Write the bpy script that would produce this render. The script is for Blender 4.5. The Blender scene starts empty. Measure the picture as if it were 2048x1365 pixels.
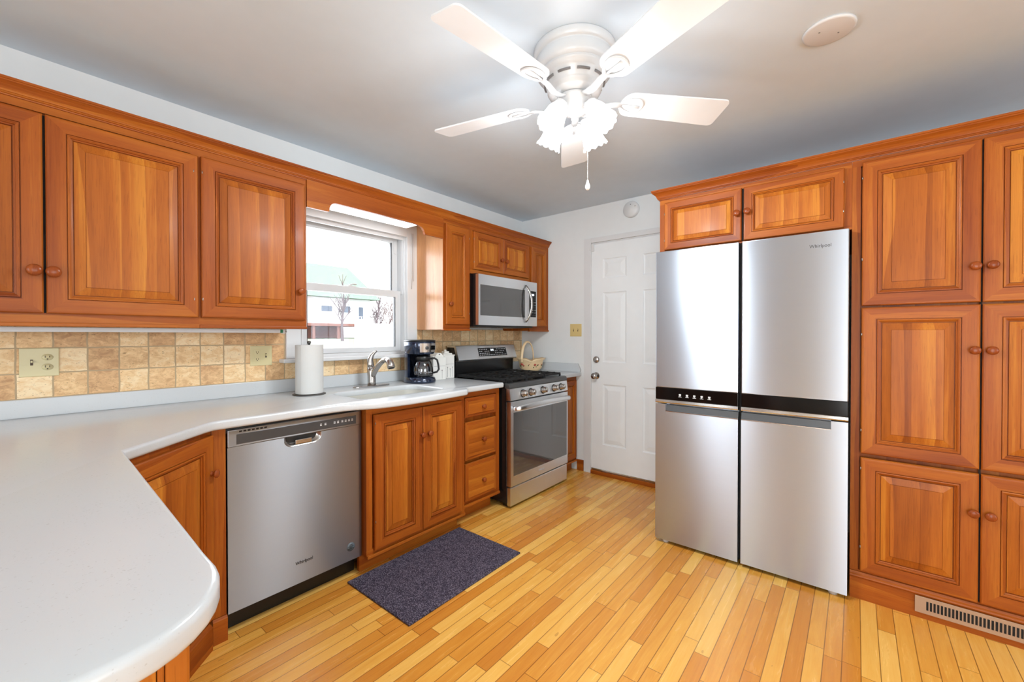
import bpy, bmesh, math, random
from math import pi, sin, cos, radians
from mathutils import Vector, Matrix

SC = bpy.context.scene
COL = SC.collection
random.seed(7)

# ------------------------------------------------------------------ camera
CAMF, YAWD, PITD, HC = 839.0, 39.35, 0.5, 1.25
cam_d = bpy.data.cameras.new('camera')
cam = bpy.data.objects.new('camera', cam_d)
COL.objects.link(cam)
cam_d.sensor_fit = 'HORIZONTAL'
cam_d.sensor_width = 36.0
cam_d.lens = 36.0 * CAMF / 2048.0
cam_d.shift_y = -(682.5 - 670.5 - CAMF * math.tan(radians(PITD))) / 2048.0
cam_d.clip_start = 0.02
cam_d.clip_end = 400
cam.location = (0, 0, HC)
cam.rotation_euler = (radians(90 - PITD), 0, radians(YAWD - 90))
SC.camera = cam

# ------------------------------------------------------------------ view, world, daylight and fill
SC.view_settings.view_transform = 'Standard'
SC.view_settings.look = 'None'
SC.view_settings.gamma = 1.0
SC.view_settings.use_curve_mapping = False
SC.view_settings.exposure = 0.40
W = bpy.data.worlds.new('overcast_sky')
SC.world = W
W.use_nodes = True
wn = W.node_tree
wn.nodes['Background'].inputs[0].default_value = (0.96, 0.98, 1.0, 1)
wn.nodes['Background'].inputs[1].default_value = 3.6
SC.cycles.max_bounces = 8
SC.cycles.diffuse_bounces = 4
SC.cycles.glossy_bounces = 4
SC.cycles.transparent_max_bounces = 12
SC.cycles.caustics_reflective = False
SC.cycles.caustics_refractive = False
SC.cycles.sample_clamp_indirect = 4.0


def area_light(name, loc, rot, sx, sy, power, col):
    d = bpy.data.lights.new(name, 'AREA')
    d.shape = 'RECTANGLE'
    d.size, d.size_y, d.energy, d.color = sx, sy, power, col
    o = bpy.data.objects.new(name, d)
    COL.objects.link(o)
    o.location, o.rotation_euler = loc, rot
    return o


# fill lamps added at unseen openings behind the camera; daylight at the sink window
area_light('added_fill_left', (-2.92, -0.95, 1.08), (0, radians(-90), 0), 1.95, 2.1, 62, (0.88, 0.96, 1.0))
area_light('reflection_fill_left', (-2.92, 1.92, 1.55), (0, radians(-90), 0), 1.05, 0.55, 7, (0.86, 0.94, 1.0))  # unseen window lamp, placed for the bright band mirrored in the refrigerator
area_light('added_fill_front', (0.3, -3.12, 1.45), (radians(90), 0, 0), 2.6, 1.5, 29, (0.88, 0.96, 1.0))
area_light('daylight_sink_window', (1.56, 2.86, 1.55), (radians(-90), 0, 0), 0.72, 0.8, 12, (0.86, 0.92, 1.0))


# ------------------------------------------------------------------ materials
def srgb(r, g, b):
    def f(c):
        c /= 255.0
        return c / 12.92 if c <= 0.04045 else ((c + 0.055) / 1.055) ** 2.4
    return (f(r), f(g), f(b), 1)


class NT:
    def __init__(s, name):
        s.m = bpy.data.materials.new(name)
        s.m.use_nodes = True
        s.t = s.m.node_tree
        s.b = s.t.nodes['Principled BSDF']
        s.out = s.t.nodes['Material Output']

    def n(s, kind, **kw):
        o = s.t.nodes.new(kind)
        for k, v in kw.items():
            setattr(o, k, v)
        return o

    def l(s, a, b):
        s.t.links.new(a, b)

    def val(s, sock, v):
        if hasattr(v, 'is_linked') or isinstance(v, bpy.types.NodeSocket):
            s.l(v, sock)
        else:
            sock.default_value = v

    def math(s, op, a, b=0.0, c=0.0):
        o = s.n('ShaderNodeMath', operation=op)
        s.val(o.inputs[0], a)
        s.val(o.inputs[1], b)
        s.val(o.inputs[2], c)
        return o.outputs[0]

    def mix(s, f, a, b, blend='MIX'):
        o = s.n('ShaderNodeMix', data_type='RGBA', blend_type=blend)
        s.val(o.inputs[0], f)
        s.val(o.inputs[6], a)
        s.val(o.inputs[7], b)
        return o.outputs[2]

    def coord(s, which='Object'):
        return s.n('ShaderNodeTexCoord').outputs[which]

    def mapping(s, v, scale=(1, 1, 1), loc=(0, 0, 0)):
        o = s.n('ShaderNodeMapping')
        s.l(v, o.inputs[0])
        s.val(o.inputs[1], loc)
        o.inputs[3].default_value = scale
        return o.outputs[0]

    def noise(s, v, scale, detail=3.0, rough=0.5, dist=0.0):
        o = s.n('ShaderNodeTexNoise')
        s.l(v, o.inputs['Vector'])
        o.inputs['Scale'].default_value = scale
        o.inputs['Detail'].default_value = detail
        o.inputs['Roughness'].default_value = rough
        o.inputs['Distortion'].default_value = dist
        return o.outputs[0]

    def ramp(s, f, stops):
        o = s.n('ShaderNodeValToRGB')
        s.l(f, o.inputs[0])
        e = o.color_ramp.elements
        while len(e) < len(stops):
            e.new(0.5)
        for i, (p, c) in enumerate(stops):
            e[i].position = p
            e[i].color = c
        return o.outputs[0]

    def bump(s, h, strength=0.2, dist=0.01):
        o = s.n('ShaderNodeBump')
        o.inputs['Strength'].default_value = strength
        o.inputs['Distance'].default_value = dist
        s.l(h, o.inputs['Height'])
        s.l(o.outputs[0], s.b.inputs['Normal'])

    def set(s, **kw):
        for k, v in kw.items():
            s.val(s.b.inputs[k.replace('_', ' ')], v)
        return s.m


def plain(name, rgb, rough=0.5, metal=0.0, spec=0.5, coat=0.0):
    t = NT(name)
    # tiny tonal variation keeps every surface procedural and never perfectly flat
    nz = t.noise(t.coord(), 9.0, 2.0)
    c = srgb(*rgb)
    d = tuple(x * 0.94 for x in c[:3]) + (1,)
    t.set(Base_Color=t.mix(nz, d, c), Roughness=rough, Metallic=metal, Specular_IOR_Level=spec, Coat_Weight=coat)
    return t.m


def wood(name, axis, dark, mid, light, board=None, rough=0.42, seed=0.0, spec=0.22, coat=0.02):
    t = NT(name)
    co = t.coord()
    rnd = t.n('ShaderNodeObjectInfo').outputs['Random']
    off = t.n('ShaderNodeCombineXYZ')
    for i, k in enumerate((17.3, 5.1, 9.7)):
        t.l(t.math('MULTIPLY_ADD', rnd, k, seed), off.inputs[i])
    st = {'z': (1, 1, .10), 'x': (.10, 1, 1), 'y': (1, .10, 1)}[axis]
    v = t.mapping(co, st, off.outputs[0])
    flow = t.noise(v, 5.0, 3.0, 0.55, 1.1)
    grain = t.noise(t.mapping(co, tuple(a * (60 if a == 1 else 25) for a in st), off.outputs[0]), 1.0, 3.0, 0.6, 0.3)
    wv = t.n('ShaderNodeTexWave', wave_type='BANDS', bands_direction='DIAGONAL')
    t.l(v, wv.inputs['Vector'])
    wv.inputs['Scale'].default_value = 7.0
    wv.inputs['Distortion'].default_value = 5.0
    wv.inputs['Detail'].default_value = 2.0
    wv.inputs['Detail Scale'].default_value = 1.3
    rg = t.n('ShaderNodeTexWave', wave_type='RINGS', rings_direction={'z': 'Z', 'x': 'X', 'y': 'Y'}[axis], wave_profile='SAW')
    t.l(t.mapping(co, tuple(a if a == 1 else 0.16 for a in st), off.outputs[0]), rg.inputs['Vector'])
    rg.inputs['Scale'].default_value = 3.6
    rg.inputs['Distortion'].default_value = 6.5
    rg.inputs['Detail'].default_value = 2.0
    rg.inputs['Detail Scale'].default_value = 0.9
    fine = t.noise(t.mapping(co, tuple(a * (240 if a == 1 else 60) for a in st), off.outputs[0]), 1.0, 2.0, 0.6, 0.2)
    f = t.math('ADD', t.math('MULTIPLY', flow, 0.46), t.math('MULTIPLY', rg.outputs['Fac'], 0.15))
    f = t.math('ADD', f, t.math('MULTIPLY', grain, 0.22))
    f = t.math('ADD', f, t.math('MULTIPLY', fine, 0.15))
    if board:
        sep = t.n('ShaderNodeSeparateXYZ')
        t.l(co, sep.inputs[0])
        bi = t.math('FLOOR', t.math('DIVIDE', t.math('ADD', sep.outputs[0], t.math('MULTIPLY', rnd, 0.4)), board))
        cb = t.n('ShaderNodeCombineXYZ')
        t.l(bi, cb.inputs[0])
        t.l(rnd, cb.inputs[1])
        w = t.n('ShaderNodeTexWhiteNoise', noise_dimensions='3D')
        t.l(cb.outputs[0], w.inputs['Vector'])
        f = t.math('ADD', f, t.math('MULTIPLY', t.math('SUBTRACT', w.outputs['Value'], 0.5), 0.20))
    else:
        f = t.math('ADD', f, t.math('MULTIPLY', t.math('SUBTRACT', rnd, 0.5), 0.10))
    c = t.ramp(f, [(0.28, srgb(*dark)), (0.50, srgb(*mid)), (0.74, srgb(*light))])
    pore = t.noise(t.mapping(co, tuple(a * (420 if a == 1 else 130) for a in st), off.outputs[0]), 1.0, 1.0)
    c = t.mix(t.math('MULTIPLY', t.math('GREATER_THAN', pore, 0.64), 0.22), c, srgb(84, 32, 8))
    kn = t.n('ShaderNodeTexVoronoi')
    t.l(t.mapping(co, tuple(a if a == 1 else 0.45 for a in st), off.outputs[0]), kn.inputs['Vector'])
    kn.inputs['Scale'].default_value = 7.0
    sp = t.n('ShaderNodeSeparateColor')
    t.l(kn.outputs['Color'], sp.inputs[0])
    kf = t.math('MULTIPLY', t.math('LESS_THAN', kn.outputs['Distance'], 0.05), t.math('GREATER_THAN', sp.outputs[0], 0.80))
    c = t.mix(t.math('MULTIPLY', kf, 0.45), c, srgb(100, 36, 12))
    t.set(Base_Color=c, Roughness=rough, Specular_IOR_Level=spec, Coat_Weight=coat, Coat_Roughness=0.15)
    t.bump(grain, 0.05, 0.002)
    return t.m


CD, CM_, CL = (122, 52, 12), (156, 80, 22), (186, 112, 36)
WV = wood('cherry_upright', 'z', CD, CM_, CL)
WH = wood('cherry_level', 'x', CD, CM_, CL, seed=3.1)
WP = wood('cherry_panel', 'z', (128, 62, 14), (168, 92, 26), (206, 136, 48), board=0.115, seed=6.0)
WY = wood('cherry_depth', 'y', CD, CM_, CL, seed=1.7)
WHP = wood('cherry_panel_level', 'x', (128, 62, 14), (168, 92, 26), (202, 130, 46), seed=8.0)
WPALE = wood('pale_wood', 'z', (176, 118, 72), (204, 146, 96), (222, 170, 122), rough=0.3, seed=4.0, spec=0.5, coat=0.3)  # paler, glossier wood for one cabinet side
WKNOB = wood('cherry_knob', 'z', (112, 50, 20), (138, 66, 28), (160, 84, 38), rough=0.24)

M = {}
M['wall'] = plain('painted_wall', (228, 231, 232), 0.7, spec=0.2)
M['ceil'] = plain('painted_ceiling', (220, 233, 244), 0.75, spec=0.15)
M['trimw'] = plain('white_trim_paint', (220, 221, 222), 0.4)
M['doorw'] = plain('white_door_paint', (236, 240, 242), 0.38)
M['vinyl'] = plain('white_vinyl', (216, 218, 220), 0.35)
M['black'] = plain('black_plastic', (16, 16, 17), 0.3)
M['blackgap'] = plain('dark_recess', (14, 10, 8), 0.8)
M['enamel'] = plain('black_enamel', (20, 20, 21), 0.22)
M['iron'] = plain('cast_iron', (22, 22, 23), 0.55)
M['ivory'] = plain('ivory_plastic', (214, 202, 156), 0.35)
M['ivorydark'] = plain('ivory_slot', (70, 55, 40), 0.6)
M['yellowivory'] = plain('aged_ivory_plastic', (214, 190, 130), 0.35)
M['fanw'] = plain('white_fan_enamel', (214, 216, 218), 0.25)
M['blade'] = plain('white_fan_blade', (240, 244, 248), 0.45)
M['paper'] = plain('paper_towel_white', (208, 208, 206), 0.85, spec=0.1)
M['greymetal'] = plain('dark_grey_metal', (92, 90, 88), 0.4, 0.6)
M['nickel'] = plain('brushed_nickel', (186, 182, 178), 0.26, 1.0)
M['chrome'] = plain('polished_chrome', (214, 212, 208), 0.12, 1.0)
M['screw'] = plain('hinge_steel', (150, 140, 130), 0.3, 1.0)
M['ceramic'] = plain('white_ceramic', (236, 235, 230), 0.22)
M['ceramicgrey'] = plain('grey_glaze_mark', (120, 118, 118), 0.4)
M['cream'] = plain('cream_ceramic', (238, 208, 164), 0.3)
M['rose'] = plain('red_glaze', (196, 76, 66), 0.4)
M['leafg'] = plain('green_glaze', (70, 96, 52), 0.4)
M['blueblack'] = plain('glossy_blue_black_plastic', (34, 46, 70), 0.16, 0.5, spec=0.8, coat=0.5)
M['darkgrey'] = plain('dark_grey_panel', (74, 75, 77), 0.3, 0.3)
M['rangegrey'] = plain('grey_cooktop_edge', (92, 93, 94), 0.3, 0.7)
M['gasket'] = plain('grey_gasket', (52, 50, 48), 0.6)
M['regm'] = plain('tan_register_enamel', (170, 138, 112), 0.4)
M['green'] = plain('green_wire_end', (40, 130, 90), 0.4)
M['glyph'] = plain('light_grey_print', (196, 198, 200), 0.5)
M['ink'] = plain('dark_logo', (58, 58, 60), 0.35, 0.4)
M['stick'] = plain('grey_sticker', (96, 108, 116), 0.4)


def steel(name, rgb, axis_noise, rough=0.3, aniso=0.75, rot=0.0):
    t = NT(name)
    v = t.mapping(t.coord(), axis_noise)
    nz = t.noise(v, 1.0, 2.0, 0.6)
    c = srgb(*rgb)
    d = tuple(x * 0.965 for x in c[:3]) + (1,)
    tg = t.n('ShaderNodeTangent', direction_type='RADIAL', axis='Z')
    t.set(Base_Color=t.mix(nz, d, c), Metallic=1.0, Roughness=rough, Anisotropic=aniso, Anisotropic_Rotation=rot)
    t.l(tg.outputs[0], t.b.inputs['Tangent'])
    return t.m


M['steel'] = steel('brushed_steel', (196, 206, 219), (5, 5, 300), 0.34, 0.99, 0.25)
M['steeld'] = steel('dishwasher_steel', (160, 166, 174), (5, 5, 300), 0.36, 1.0, 0.25)
M['steelr'] = steel('range_steel', (232, 236, 240), (5, 5, 300), 0.34, 0.9, 0.25)


def countertop():
    t = NT('speckled_white_solid_surface')
    co = t.coord()
    n1 = t.noise(co, 220.0, 2.0, 0.6)
    n2 = t.noise(co, 14.0, 4.0, 0.6)
    f = t.math('GREATER_THAN', t.math('MULTIPLY_ADD', n2, 0.35, n1), 0.86)
    c = t.mix(t.math('MULTIPLY', f, 0.35), srgb(202, 206, 209), srgb(164, 164, 163))
    t.set(Base_Color=c, Roughness=0.2, Specular_IOR_Level=0.5)
    return t.m


M['counter'] = countertop()
M['sink'] = plain('ivory_sink_surface', (192, 190, 182), 0.25)


def floor_mat():
    t = NT('oak_strip_floor')
    sep = t.n('ShaderNodeSeparateXYZ')
    co = t.coord()
    t.l(co, sep.inputs[0])
    x, y = sep.outputs[0], sep.outputs[1]
    w = 0.0566
    yr = t.math('DIVIDE', t.math('ADD', y, 0.0215 + w * 200), w)
    row = t.math('FLOOR', yr)
    fy = t.math('FRACT', yr)
    wn1 = t.n('ShaderNodeTexWhiteNoise', noise_dimensions='1D')
    t.l(row, wn1.inputs['W'])
    ln = t.math('MULTIPLY_ADD', wn1.outputs['Value'], 0.45, 0.50)
    xr = t.math('DIVIDE', t.math('ADD', x, t.math('MULTIPLY_ADD', wn1.outputs['Value'], 7.0, 30.0)), ln)
    pid = t.math('FLOOR', xr)
    fx = t.math('FRACT', xr)
    cb = t.n('ShaderNodeCombineXYZ')
    t.l(row, cb.inputs[0])
    t.l(pid, cb.inputs[1])
    wn2 = t.n('ShaderNodeTexWhiteNoise', noise_dimensions='3D')
    t.l(cb.outputs[0], wn2.inputs['Vector'])
    tone = wn2.outputs['Value']
    offs = t.n('ShaderNodeCombineXYZ')
    t.l(t.math('MULTIPLY', tone, 31.0), offs.inputs[0])
    t.l(t.math('MULTIPLY', row, 0.37), offs.inputs[1])
    gv = t.mapping(co, (2.2, 26, 1), offs.outputs[0])
    g1 = t.noise(gv, 1.0, 4.0, 0.6, 1.6)
    g2 = t.noise(t.mapping(co, (9, 240, 1), offs.outputs[0]), 1.0, 2.0, 0.6)
    f = t.math('ADD', t.math('MULTIPLY', tone, 0.55), t.math('MULTIPLY', g1, 0.42))
    f = t.math('ADD', f, t.math('MULTIPLY', g2, 0.14))
    c = t.ramp(f, [(0.18, srgb(198, 122, 44)), (0.42, srgb(214, 144, 56)), (0.62, srgb(230, 168, 74)), (0.92, srgb(243, 194, 104))])
    # scattered small knots / wear marks
    kn = t.math('GREATER_THAN', t.noise(t.mapping(co, (14, 40, 1)), 1.0, 1.0), 0.76)
    c = t.mix(t.math('MULTIPLY', kn, 0.35), c, srgb(140, 78, 34))
    ey = t.math('LESS_THAN', t.math('MINIMUM', fy, t.math('SUBTRACT', 1.0, fy)), 0.026)
    ex = t.math('LESS_THAN', t.math('MULTIPLY', t.math('MINIMUM', fx, t.math('SUBTRACT', 1.0, fx)), ln), 0.0012)
    gap = t.math('MAXIMUM', ey, ex)
    c = t.mix(t.math('MULTIPLY', gap, 0.72), c, srgb(92, 44, 16))
    t.set(Base_Color=c, Roughness=t.math('MULTIPLY_ADD', g1, 0.12, 0.2), Specular_IOR_Level=0.45)
    t.bump(t.math('MULTIPLY_ADD', gap, -1.0, t.math('MULTIPLY', g2, 0.1)), 0.25, 0.0015)
    return t.m


M['floor'] = floor_mat()


def travertine():
    t = NT('tumbled_travertine_tile')
    sep = t.n('ShaderNodeSeparateXYZ')
    co = t.coord()
    t.l(co, sep.inputs[0])
    warp = t.math('MULTIPLY', t.math('SUBTRACT', t.noise(co, 16.0, 2.0), 0.5), 0.008)
    u = t.math('DIVIDE', t.math('ADD', t.math('ADD', sep.outputs[0], warp), -0.038 + 0.1035 * 40), 0.1035)
    v = t.math('DIVIDE', t.math('ADD', t.math('ADD', sep.outputs[2], warp), -0.986 + 0.1045 * 40), 0.1045)
    cb = t.n('ShaderNodeCombineXYZ')
    t.l(t.math('FLOOR', u), cb.inputs[0])
    t.l(t.math('FLOOR', v), cb.inputs[1])
    w = t.n('ShaderNodeTexWhiteNoise', noise_dimensions='3D')
    t.l(cb.outputs[0], w.inputs['Vector'])
    fu, fv = t.math('FRACT', u), t.math('FRACT', v)
    eu = t.math('MINIMUM', fu, t.math('SUBTRACT', 1.0, fu))
    ev = t.math('MINIMUM', fv, t.math('SUBTRACT', 1.0, fv))
    e = t.math('MINIMUM', eu, ev)
    grout = t.math('LESS_THAN', e, 0.028)
    sv = t.n('ShaderNodeVectorMath', operation='ADD')
    t.l(co, sv.inputs[0])
    t.l(w.outputs['Color'], sv.inputs[1])
    n1 = t.noise(t.mapping(sv.outputs[0], (1, 1, 1.5)), 26.0, 6.0, 0.68, 0.8)
    n2 = t.noise(t.mapping(sv.outputs[0], (1, 1, 2.2)), 95.0, 3.0, 0.6, 0.6)
    f = t.math('ADD', t.math('MULTIPLY', w.outputs['Value'], 0.30), t.math('MULTIPLY', n1, 0.74))
    c = t.ramp(f, [(0.27, srgb(186, 144, 104)), (0.42, srgb(216, 174, 128)), (0.54, srgb(236, 200, 150)), (0.70, srgb(248, 224, 184))])
    pits = t.math('MULTIPLY', t.math('GREATER_THAN', n2, 0.64), t.math('GREATER_THAN', n1, 0.44))
    c = t.mix(t.math('MULTIPLY', pits, 0.6), c, srgb(132, 94, 62))
    c = t.mix(grout, c, srgb(182, 158, 124))
    t.set(Base_Color=c, Roughness=0.55, Specular_IOR_Level=0.3)
    h = t.math('SUBTRACT', t.math('SUBTRACT', 1.0, grout), t.math('MULTIPLY', pits, 0.5))
    t.bump(h, 0.35, 0.003)
    return t.m


M['tile'] = travertine()


def mat_rug():
    t = NT('grey_violet_loop_pile')
    co = t.coord()
    v = t.n('ShaderNodeTexVoronoi')
    t.l(co, v.inputs['Vector'])
    v.inputs['Scale'].default_value = 170.0
    n = t.noise(co, 60.0, 3.0)
    f = t.math('ADD', t.math('MULTIPLY', v.outputs['Distance'], 0.8), t.math('MULTIPLY', n, 0.5))
    c = t.ramp(f, [(0.35, srgb(34, 30, 40)), (0.62, srgb(70, 64, 78)), (0.9, srgb(118, 110, 124))])
    t.set(Base_Color=c, Roughness=0.95, Specular_IOR_Level=0.1)
    t.bump(f, 0.8, 0.004)
    return t.m


M['rug'] = mat_rug()


def glass_mat(name, tint=(1, 1, 1, 1), gloss=0.07, rough=0.0):
    t = NT(name)
    tr = t.n('ShaderNodeBsdfTransparent')
    tr.inputs[0].default_value = tint
    gl = t.n('ShaderNodeBsdfGlossy')
    gl.inputs['Roughness'].default_value = rough
    fr = t.n('ShaderNodeFresnel')
    fr.inputs[0].default_value = 1.45
    mx = t.n('ShaderNodeMixShader')
    t.l(t.math('ADD', t.math('MULTIPLY', fr.outputs[0], 0.9), gloss - 0.05), mx.inputs[0])
    t.l(tr.outputs[0], mx.inputs[1])
    t.l(gl.outputs[0], mx.inputs[2])
    t.l(mx.outputs[0], t.out.inputs[0])
    return t.m


M['pane'] = glass_mat('window_glass')
M['carafe'] = glass_mat('carafe_glass', (0.62, 0.62, 0.66, 1), 0.16)
M['ovenglass'] = plain('dark_oven_glass', (60, 62, 64), 0.06, 0.0, 1.0, 1.0)
M['mwglass'] = plain('dark_microwave_glass', (58, 57, 57), 0.1, 0.0, 1.0, 0.6)
M['blackglass'] = plain('black_glass_band', (9, 9, 10), 0.12, 0.0, 0.3)


def emit(name, col, s):
    t = NT(name)
    t.b.inputs['Base Color'].default_value = col
    t.b.inputs['Emission Color'].default_value = col
    t.b.inputs['Emission Strength'].default_value = s
    t.b.inputs['Roughness'].default_value = 0.4
    return t.m


M['shade'] = emit('lit_frosted_glass', (0.98, 0.99, 1.0, 1), 4.0)
M['lens'] = emit('fluorescent_lens', (0.96, 0.98, 1.0, 1), 1.3)
M['led'] = emit('display_digits', (0.8, 0.9, 1.0, 1), 1.2)


# ------------------------------------------------------------------ object helpers
def tag(o, label=None, cat=None, group=None, kind=None):
    if label:
        o['label'] = label
    if cat:
        o['category'] = cat
    if group:
        o['group'] = group
    if kind:
        o['kind'] = kind
    return o


def empty(name, loc=(0, 0, 0), rz=0.0, label=None, cat=None, group=None, kind=None, parent=None):
    o = bpy.data.objects.new(name, None)
    o.empty_display_size = 0.05
    COL.objects.link(o)
    o.location = loc
    o.rotation_euler = (0, 0, rz)
    if parent:
        o.parent = parent
    return tag(o, label, cat, group, kind)


class MB:
    """collects shapes, then links them as one mesh object"""
    def __init__(s):
        s.bm = bmesh.new()
        s.mats = []

    def mi(s, m):
        if m not in s.mats:
            s.mats.append(m)
        return s.mats.index(m)

    def box(s, x0, x1, y0, y1, z0, z1, m, bev=0.0, seg=2):
        b = bmesh.new()
        bmesh.ops.create_cube(b, size=1.0)
        bmesh.ops.scale(b, vec=(abs(x1 - x0), abs(y1 - y0), abs(z1 - z0)), verts=b.verts)
        bmesh.ops.translate(b, vec=((x0 + x1) / 2, (y0 + y1) / 2, (z0 + z1) / 2), verts=b.verts)
        if bev > 0:
            bmesh.ops.bevel(b, geom=b.edges[:], offset=bev, segments=seg, profile=0.6, affect='EDGES')
        return s.add(b, m)

    def add(s, b, m, mat4=None, smooth=False):
        i = s.mi(m)
        if mat4 is not None:
            bmesh.ops.transform(b, matrix=mat4, verts=b.verts)
        vm = {}
        for v in b.verts:
            vm[v] = s.bm.verts.new(v.co)
        for f in b.faces:
            try:
                nf = s.bm.faces.new([vm[v] for v in f.verts])
            except ValueError:
                continue
            nf.material_index = i
            nf.smooth = smooth
        b.free()
        return s

    def face(s, pts, m, smooth=False):
        vs = [s.bm.verts.new(p) for p in pts]
        f = s.bm.faces.new(vs)
        f.material_index = s.mi(m)
        f.smooth = smooth
        return f

    def lathe(s, prof, m, seg=32, mat4=None, cap=True, fn=None):
        """prof: (r, z) from one end to the other, turned about z"""
        b = bmesh.new()
        rings = []
        for r, z in prof:
            ring = []
            for k in range(seg):
                a = 2 * pi * k / seg
                rr, zz = (fn(r, z, a) if fn else (r, z))
                ring.append(b.verts.new((rr * cos(a), rr * sin(a), zz)))
            rings.append(ring)
        for i in range(len(rings) - 1):
            for k in range(seg):
                b.faces.new((rings[i][k], rings[i][(k + 1) % seg], rings[i + 1][(k + 1) % seg], rings[i + 1][k]))
        if cap:
            b.faces.new(list(reversed(rings[0])))
            b.faces.new(rings[-1])
        return s.add(b, m, mat4, smooth=True)

    def tube(s, pts, rad, m, seg=10, cap=True, flat=None):
        """tube along points; rad a number or list; flat=(a,b) scales the section"""
        b = bmesh.new()
        pts = [Vector(p) for p in pts]
        n = len(pts)
        rads = rad if isinstance(rad, (list, tuple)) else [rad] * n
        rings = []
        up = None
        for i, p in enumerate(pts):
            t = (pts[min(i + 1, n - 1)] - pts[max(i - 1, 0)]).normalized()
            if up is None:
                up = Vector((0, 0, 1)) if abs(t.z) < 0.9 else Vector((0, 1, 0))
            side = t.cross(up).normalized()
            up = side.cross(t).normalized()
            fa, fb = flat if flat else (1, 1)
            ring = [b.verts.new(p + rads[i] * (side * cos(2 * pi * k / seg) * fa + up * sin(2 * pi * k / seg) * fb)) for k in range(seg)]
            rings.append(ring)
        for i in range(n - 1):
            for k in range(seg):
                b.faces.new((rings[i][k], rings[i][(k + 1) % seg], rings[i + 1][(k + 1) % seg], rings[i + 1][k]))
        if cap:
            b.faces.new(list(reversed(rings[0])))
            b.faces.new(rings[-1])
        return s.add(b, m, None, smooth=True)

    def prism(s, poly, axis, a0, a1, m, bev=0.0):
        """extrude a 2D polygon along an axis: axis 'y' -> poly in (x,z); 'x' -> (y,z); 'z' -> (x,y)"""
        b = bmesh.new()

        def P(p, a):
            return {'y': (p[0], a, p[1]), 'x': (a, p[0], p[1]), 'z': (p[0], p[1], a)}[axis]
        v0 = [b.verts.new(P(p, a0)) for p in poly]
        v1 = [b.verts.new(P(p, a1)) for p in poly]
        n = len(poly)
        b.faces.new(v0)
        b.faces.new(list(reversed(v1)))
        for k in range(n):
            b.faces.new((v0[(k + 1) % n], v0[k], v1[k], v1[(k + 1) % n]))
        bmesh.ops.recalc_face_normals(b, faces=b.faces)
        if bev > 0:
            bmesh.ops.bevel(b, geom=b.edges[:], offset=bev, segments=2, profile=0.6, affect='EDGES')
        return s.add(b, m)

    def build(s, name, parent=None, loc=None, rz=None, recalc=True):
        if recalc:
            bmesh.ops.recalc_face_normals(s.bm, faces=s.bm.faces)
        me = bpy.data.meshes.new(name)
        s.bm.to_mesh(me)
        s.bm.free()
        for m in s.mats:
            me.materials.append(m)
        o = bpy.data.objects.new(name, me)
        COL.objects.link(o)
        if parent:
            o.parent = parent
        if loc is not None:
            o.location = loc
        if rz is not None:
            o.rotation_euler = (0, 0, rz)
        return o


def sharp_smooth(o, ang=35):
    me = o.data
    bm = bmesh.new()
    bm.from_mesh(me)
    for f in bm.faces:
        f.smooth = True
    for e in bm.edges:
        if len(e.link_faces) == 2 and e.calc_face_angle(0) > radians(ang):
            e.smooth = False
        elif len(e.link_faces) != 2:
            e.smooth = False
    bm.to_mesh(me)
    bm.free()
    return o


def sbox(name, x0, x1, y0, y1, z0, z1, m, parent=None, bev=0.0):
    return MB().box(x0, x1, y0, y1, z0, z1, m, bev).build(name, parent)


def struct(o, label=None):
    o['kind'] = 'structure'
    if label:
        o['label'] = label
    return o


def text_mesh(name, txt, size, m, parent, M4, depth=0.0006, xscale=1.0):
    cu = bpy.data.curves.new(name, 'FONT')
    cu.body = txt
    cu.size = size
    cu.extrude = depth
    cu.align_x = 'CENTER'
    cu.align_y = 'CENTER'
    tmp = bpy.data.objects.new(name + '_c', cu)
    COL.objects.link(tmp)
    dg = bpy.context.evaluated_depsgraph_get()
    me = bpy.data.meshes.new_from_object(tmp.evaluated_get(dg))
    bpy.data.objects.remove(tmp)
    me.transform(M4 @ Matrix.Scale(xscale, 4, Vector((1, 0, 0))))
    me.materials.clear()
    me.materials.append(m)
    me.name = name
    o = bpy.data.objects.new(name, me)
    COL.objects.link(o)
    o.parent = parent
    return o


def facing_minus_y(x, y, z):
    return Matrix.Translation((x, y, z)) @ Matrix.Rotation(pi / 2, 4, 'X')


def facing_minus_x(x, y, z):
    return Matrix.Translation((x, y, z)) @ Matrix.Rotation(-pi / 2, 4, 'Z') @ Matrix.Rotation(pi / 2, 4, 'X')


# ---- cabinet parts.  Local frame of a front: x to the right, z up, outward is -y
PROF = [(0.0, 0.0), (0.0, -0.0155), (0.004, -0.0195), (0.010, -0.020), (0.0525, -0.0195), (0.0530, -0.0145),
        (0.0545, -0.0145), (0.0560, -0.0200), (0.0600, -0.0205), (0.0645, -0.0180), (0.0650, -0.0130), (0.0700, -0.0110), (0.0705, -0.0050),
        (0.0725, -0.0050), (0.0735, -0.0095), (0.1035, -0.0155), (0.1040, -0.0145), (0.1048, -0.0145), (0.1052, -0.0180)]


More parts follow.
